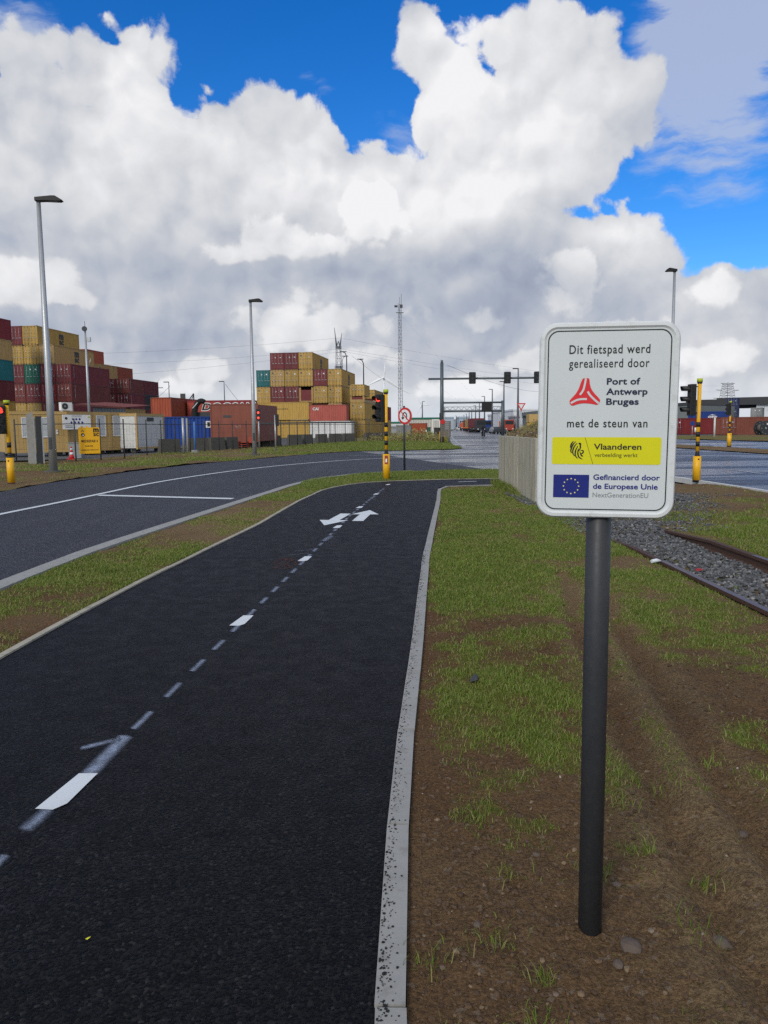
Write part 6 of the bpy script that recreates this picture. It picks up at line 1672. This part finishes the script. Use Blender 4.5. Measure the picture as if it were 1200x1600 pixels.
# ---- distant buildings
def bld(name, pxa, pxb, py_top, Y, depth, mat, label, roof=None, z0=0, ribs=0, win=None):
    a = P(pxa, 668, Y); b = P(pxb, 668, Y); h = P((pxa+pxb)/2, py_top, Y)[2]; r = thing(name, label, 'building', (a[0], Y, z0)); w = b[0]-a[0]
    MB().mat(mat).b2((0, 0, -.1), (w, depth, h-z0)).build('wall', r)
    MB().mat(roof or mat).b2((-.2, -.2, h-z0+.01), (w+.2, depth+.2, h-z0+max(.35, Y*.0022))).build('roof', r)
    if ribs:
        me = MB().mat('far_white' if mat != 'far_white' else 'far_grey').b2((-.08, -.12, .0), (.08, -.01, h-z0-.3)).mesh('wall_rib')
        for k in range(1, ribs): inst('wall_rib', me, r, (w*k/ribs, 0, 0))
    if win:
        for (fx, fz, fw, fh) in win: MB().mat('glass_dark').b2((w*fx, -.10, (h-z0)*fz), (w*(fx+fw), -.005, (h-z0)*(fz+fh))).build('window', r)
    return r
bld('warehouse', 637, 691, 655, 215, 40, 'far_beige', 'long beige ribbed hall with a green roof strip left of the road', 'box_green', ribs=14)
bld('warehouse', 600, 652, 661.5, 240, 4, 'far_white', 'low pale wall with a dark green top edge behind the traffic signal', 'box_green')
bld('office_building', 694, 709, 654, 420, 20, 'far_blue', 'bluish grey block just right of the slatted sign', ribs=5)
bld('office_building', 706, 719, 657.5, 520, 20, 'far_grey', 'low dark grey block at the vanishing end of the road')
bld('office_building', 717.5, 733.5, 653.5, 480, 20, 'far_blue', 'pale blue windowed block over the orange truck', win=[(.08+.18*i, .30+.3*j, .12, .14) for i in range(5) for j in range(2)])
bld('office_building', 772, 797, 649, 330, 20, 'far_white', 'white office block with a flat roof behind the orange red loader', win=[(.2, .25, .5, .35)])
bld('warehouse', 802, 880, 641.5, 260, 50, 'far_white', 'large pale grey hall behind the give way triangle', ribs=9)
bld('warehouse', 806, 830, 652, 200, 12, 'far_grey', 'lower grey hall front before the large pale hall', ribs=5)
bld('warehouse', 609, 640, 668, 190, 10, 'far_grey', 'low grey shed behind the no turn sign')
fr3 = thing('portal_frame', 'white open portal frame before the beige hall', 'frame', (P(675, 672, 190)[0], 190, 0))
mb = MB().mat('white'); w = 1.7; h = P(680, 657, 190)[2]; mb.b2((0, 0, 0), (.3, .3, h)).b2((w, 0, 0), (w+.3, .3, h)).b2((0, 0, h), (w+.3, .3, h+.3)); mb.build('frame', fr3)
gF = 'boxes before the beige hall'
def fbox(col, px, Y, L, h, label, doors=False): p = P(px, 672, Y); return container(col, L, h, (p[0], p[1], 0), RZ-math.pi/2, label, gF, doors=doors)
fbox('orange', 639, 150, 3.4, 2.3, 'small rust red box before the beige hall, right of the no turn sign')
fbox('grey', 619, 128, 2.4, 1.9, 'grey ribbed box behind the no turn sign post'); fbox('green', 655.5, 165, 2.2, 1.5, 'dark green low box before the beige hall')
fbox('dark', 678, 165, 2.0, 1.4, 'black low box under the white portal frame')
# yellow cabin behind the bin
p = P(826.5, 665, 40); r = thing('yellow_cabin', 'tan and yellow box cabin peeping over the soil heap beside the big sign', 'cabin', (p[0], 40, 0), 0)
w = P(841, 665, 40)[0]-p[0]; zt = P(833, 647, 40)[2]; zm = P(833, 659.5, 40)[2]
MB().mat('office_tan').b2((0, 0, zm), (w, .8, zt)).build('upper_panel', r); MB().mat('signal_yellow').b2((.03, -.02, 0), (w-.01, .78, zm-.02)).build('lower_panel', r); MB().mat('bright_red').b2((w*.46, -.015, zm+.1), (w*.54, -.002, zm+.16)).build('marker', r)
p = P(842, 665, 60); bld('warehouse', 841, 905, 648, 70, 8, 'shed_grey', 'grey brown shed right of the yellow cabin, mostly behind the big sign')
# mound side bushes in the far verge
def bush(px, py, Y, s, label, dry=True):
    p = P(px, py, Y); n = 700; rs = np.random.default_rng(int(px)); 
    V = rs.normal(0, 1, (n, 3))*np.array([.42, .3, .16])*s+np.array([p[0], Y, s*.14]); V[:, 2] = np.abs(V[:, 2]); d = rs.normal(0, 1, (n, 2, 3))*.07*s
    v = np.stack([V, V+d[:, 0], V+d[:, 1]], 1).reshape(-1, 3); f = np.arange(3*n).reshape(-1, 3)
    me = fast_mesh('bush', v, f, ['grass_blade'], False, {'tone': np.repeat(np.clip(.97+rs.normal(0, .07, n), 0, 1), 3)}); o = link('bush', me); return tag(o, label, 'bush')
for px, py, Y, s, lb, dr in ((640, 683, 90, 2.0, 'dry brown bush in the rough grass right of the no turn sign', True), (657, 684, 88, 2.4, 'tangled brown bush in front of the dark green box', True), (672, 686, 84, 1.6, 'low brown bush before the white portal frame', True),
                         (611, 686, 92, 1.8, 'brown scrub left of the no turn sign post', True), (585, 688, 90, 1.3, 'thin dry scrub at the signal pole by the yard fence end', True), (624, 688, 86, 1.5, 'reddish dry scrub just left of the no turn sign post', True)):
    bush(px, py, Y, s, lb, dr)
a = G(737, 741); o = bush(0, 0, 1, .01, 'x'); bpy.data.objects.remove(o)
# ---- vehicles far along the road
def truck(px, Y, col, load, label, w=2.5, load_h=2.4, load_l=8, rz=0.1):
    p = P(px, 672, Y); r = thing('truck', label, 'truck', (p[0], Y, 0), rz, 'vehicles far along the main road')
    MB().mat(col).b2((-w/2, -1.2, .9), (w/2, .8, 3.2)).b2((-w/2+.1, -1.35, .5), (w/2-.1, -1.2, 1.3)).build('cab', r, bevel=.12)
    MB().mat('glass_dark').b2((-w/2+.2, -1.23, 2.0), (w/2-.2, -1.2, 2.9)).build('windscreen', r)
    MB().mat('frame_dark').b2((-1.1, -1.0, .6), (1.1, load_l+1, .95)).build('chassis', r)
    if load: MB().mat(load).b2((-w/2, 1.1, 1.25), (w/2, 1.1+load_l, 1.25+load_h)).build('load', r)
    wm = MB().mat('rubber').cyl((0, 0, .5), .5, .35, 14, 'x').mesh('wheel')
    for y in (-.3, load_l-1.5, load_l-.2):
        for x in (-w/2+.18, w/2-.18): inst('wheel', wm, r, (x, y, 0))
    for x in (-.85, .85): MB().mat('snow_white').b2((x-.15, -1.38, .75), (x+.15, -1.34, .95)).build('headlight', r)
    return r
truck(743, 225, 'steel_dark', 'box_tan', 'truck with a tan box load waiting left of the two beamed gantry post')
truck(750, 200, 'steel_dark', 'box_maroon', 'truck with a dark load beside the one with the tan box')
truck(728, 290, 'hot_orange', 'orange', 'orange truck in front of the pale blue windowed block', load_h=1.6, load_l=5)
truck(761, 215, 'box_blue', 'far_white', 'blue cabbed truck right of the black message board line', load_h=1.3, load_l=6)
truck(794, 200, 'bright_red', 'hot_orange', 'orange red machine truck at the right foot of the two beamed gantry', load_h=1.6, load_l=3.5)
truck(738, 260, 'box_maroon', 'box_maroon', 'maroon truck behind the one with the tan box')
def car(px, Y, col, label, rz=0.1):
    p = P(px, 672, Y); r = thing('car', label, 'car', (p[0], Y, 0), rz, 'vehicles far along the main road')
    mb = MB().mat(col); pr = [(-2.1, .35), (-2.1, .85), (-1.3, .95), (-.7, 1.45), (.9, 1.45), (1.6, 1.0), (2.1, .9), (2.1, .35)]
    vs = [(s*.85*(1 if z < 1.2 else .82), y, z) for s in (-1, 1) for y, z in pr]; n = len(pr)
    mb.faces(vs, [tuple(range(n)), tuple(reversed(range(n, 2*n)))]+[(i, i+n, (i+1) % n+n, (i+1) % n) for i in range(n)]); mb.build('body', r, bevel=.05)
    MB().mat('glass_dark').faces([(-.68, -1.28, 1.0), (.68, -1.28, 1.0), (.62, -.76, 1.42), (-.62, -.76, 1.42)], [(0, 1, 2, 3)]).build('windscreen', r)
    wm = MB().mat('rubber').cyl((0, 0, .32), .32, .2, 12, 'x').mesh('wheel')
    for x in (-.75, .75):
        for y in (-1.35, 1.3): inst('wheel', wm, r, (x, y, 0))
    return r
car(774, 165, 'far_grey', 'silver grey car queueing right of the black message board'); car(781, 160, 'steel_dark', 'dark car queueing close to the right gantry post'); car(767, 190, 'navy_ink', 'dark blue car queueing below the black message board')
car(717, 300, 'off_white', 'pale car far down the road beneath the windowed block', 0.05)
# rider on a motorcycle, far off
p = P(755, 676, 118); r = thing('motorcycle', 'small dark motorcycle with its rider far along the main road', 'motorcycle', (p[0], 118, 0), .1)
for y in (-.65, .65): MB().mat('rubber').cyl((0, y, .3), .3, .12, 14, 'x').build('wheel', r)
MB().mat('steel_dark').tube([(0, -.6, .35), (0, -.3, .85), (0, .3, .8), (0, .7, .55)], [.08, .16, .15, .08], 8).tube([(-.35, -.4, 1.05), (.35, -.4, 1.05)], .03, 5).build('body', r)
def person(loc, label, pts, edges, rad, mat):
    me = bpy.data.meshes.new('body'); me.from_pydata(pts, edges, []); o = bpy.data.objects.new('person', me); COL.objects.link(o); o.location = loc
    sk = o.modifiers.new('skin', 'SKIN'); 
    for i, v in enumerate(me.skin_vertices[0].data): v.radius = (rad[i], rad[i]); v.use_root = (i == 0)
    o.modifiers.new('sub', 'SUBSURF').levels = 1; me.materials.append(MATS[mat]); return tag(o, label, 'person')
person((p[0], 118, 0), 'motorcycle rider in dark clothes and a black helmet far along the main road', [(0, .25, .95), (0, .1, 1.25), (0, 0, 1.45), (0, -.02, 1.68), (.2, 0, 1.42), (.3, -.35, 1.1), (-.2, 0, 1.42), (-.3, -.35, 1.1), (.2, -.15, .75), (.2, .05, .35), (-.2, -.15, .75), (-.2, .05, .35)],
       [(0, 1), (1, 2), (2, 3), (2, 4), (4, 5), (2, 6), (6, 7), (0, 8), (8, 9), (0, 10), (10, 11)], [.17, .17, .15, .13, .09, .05, .09, .05, .1, .06, .1, .06], 'cloth_blue')
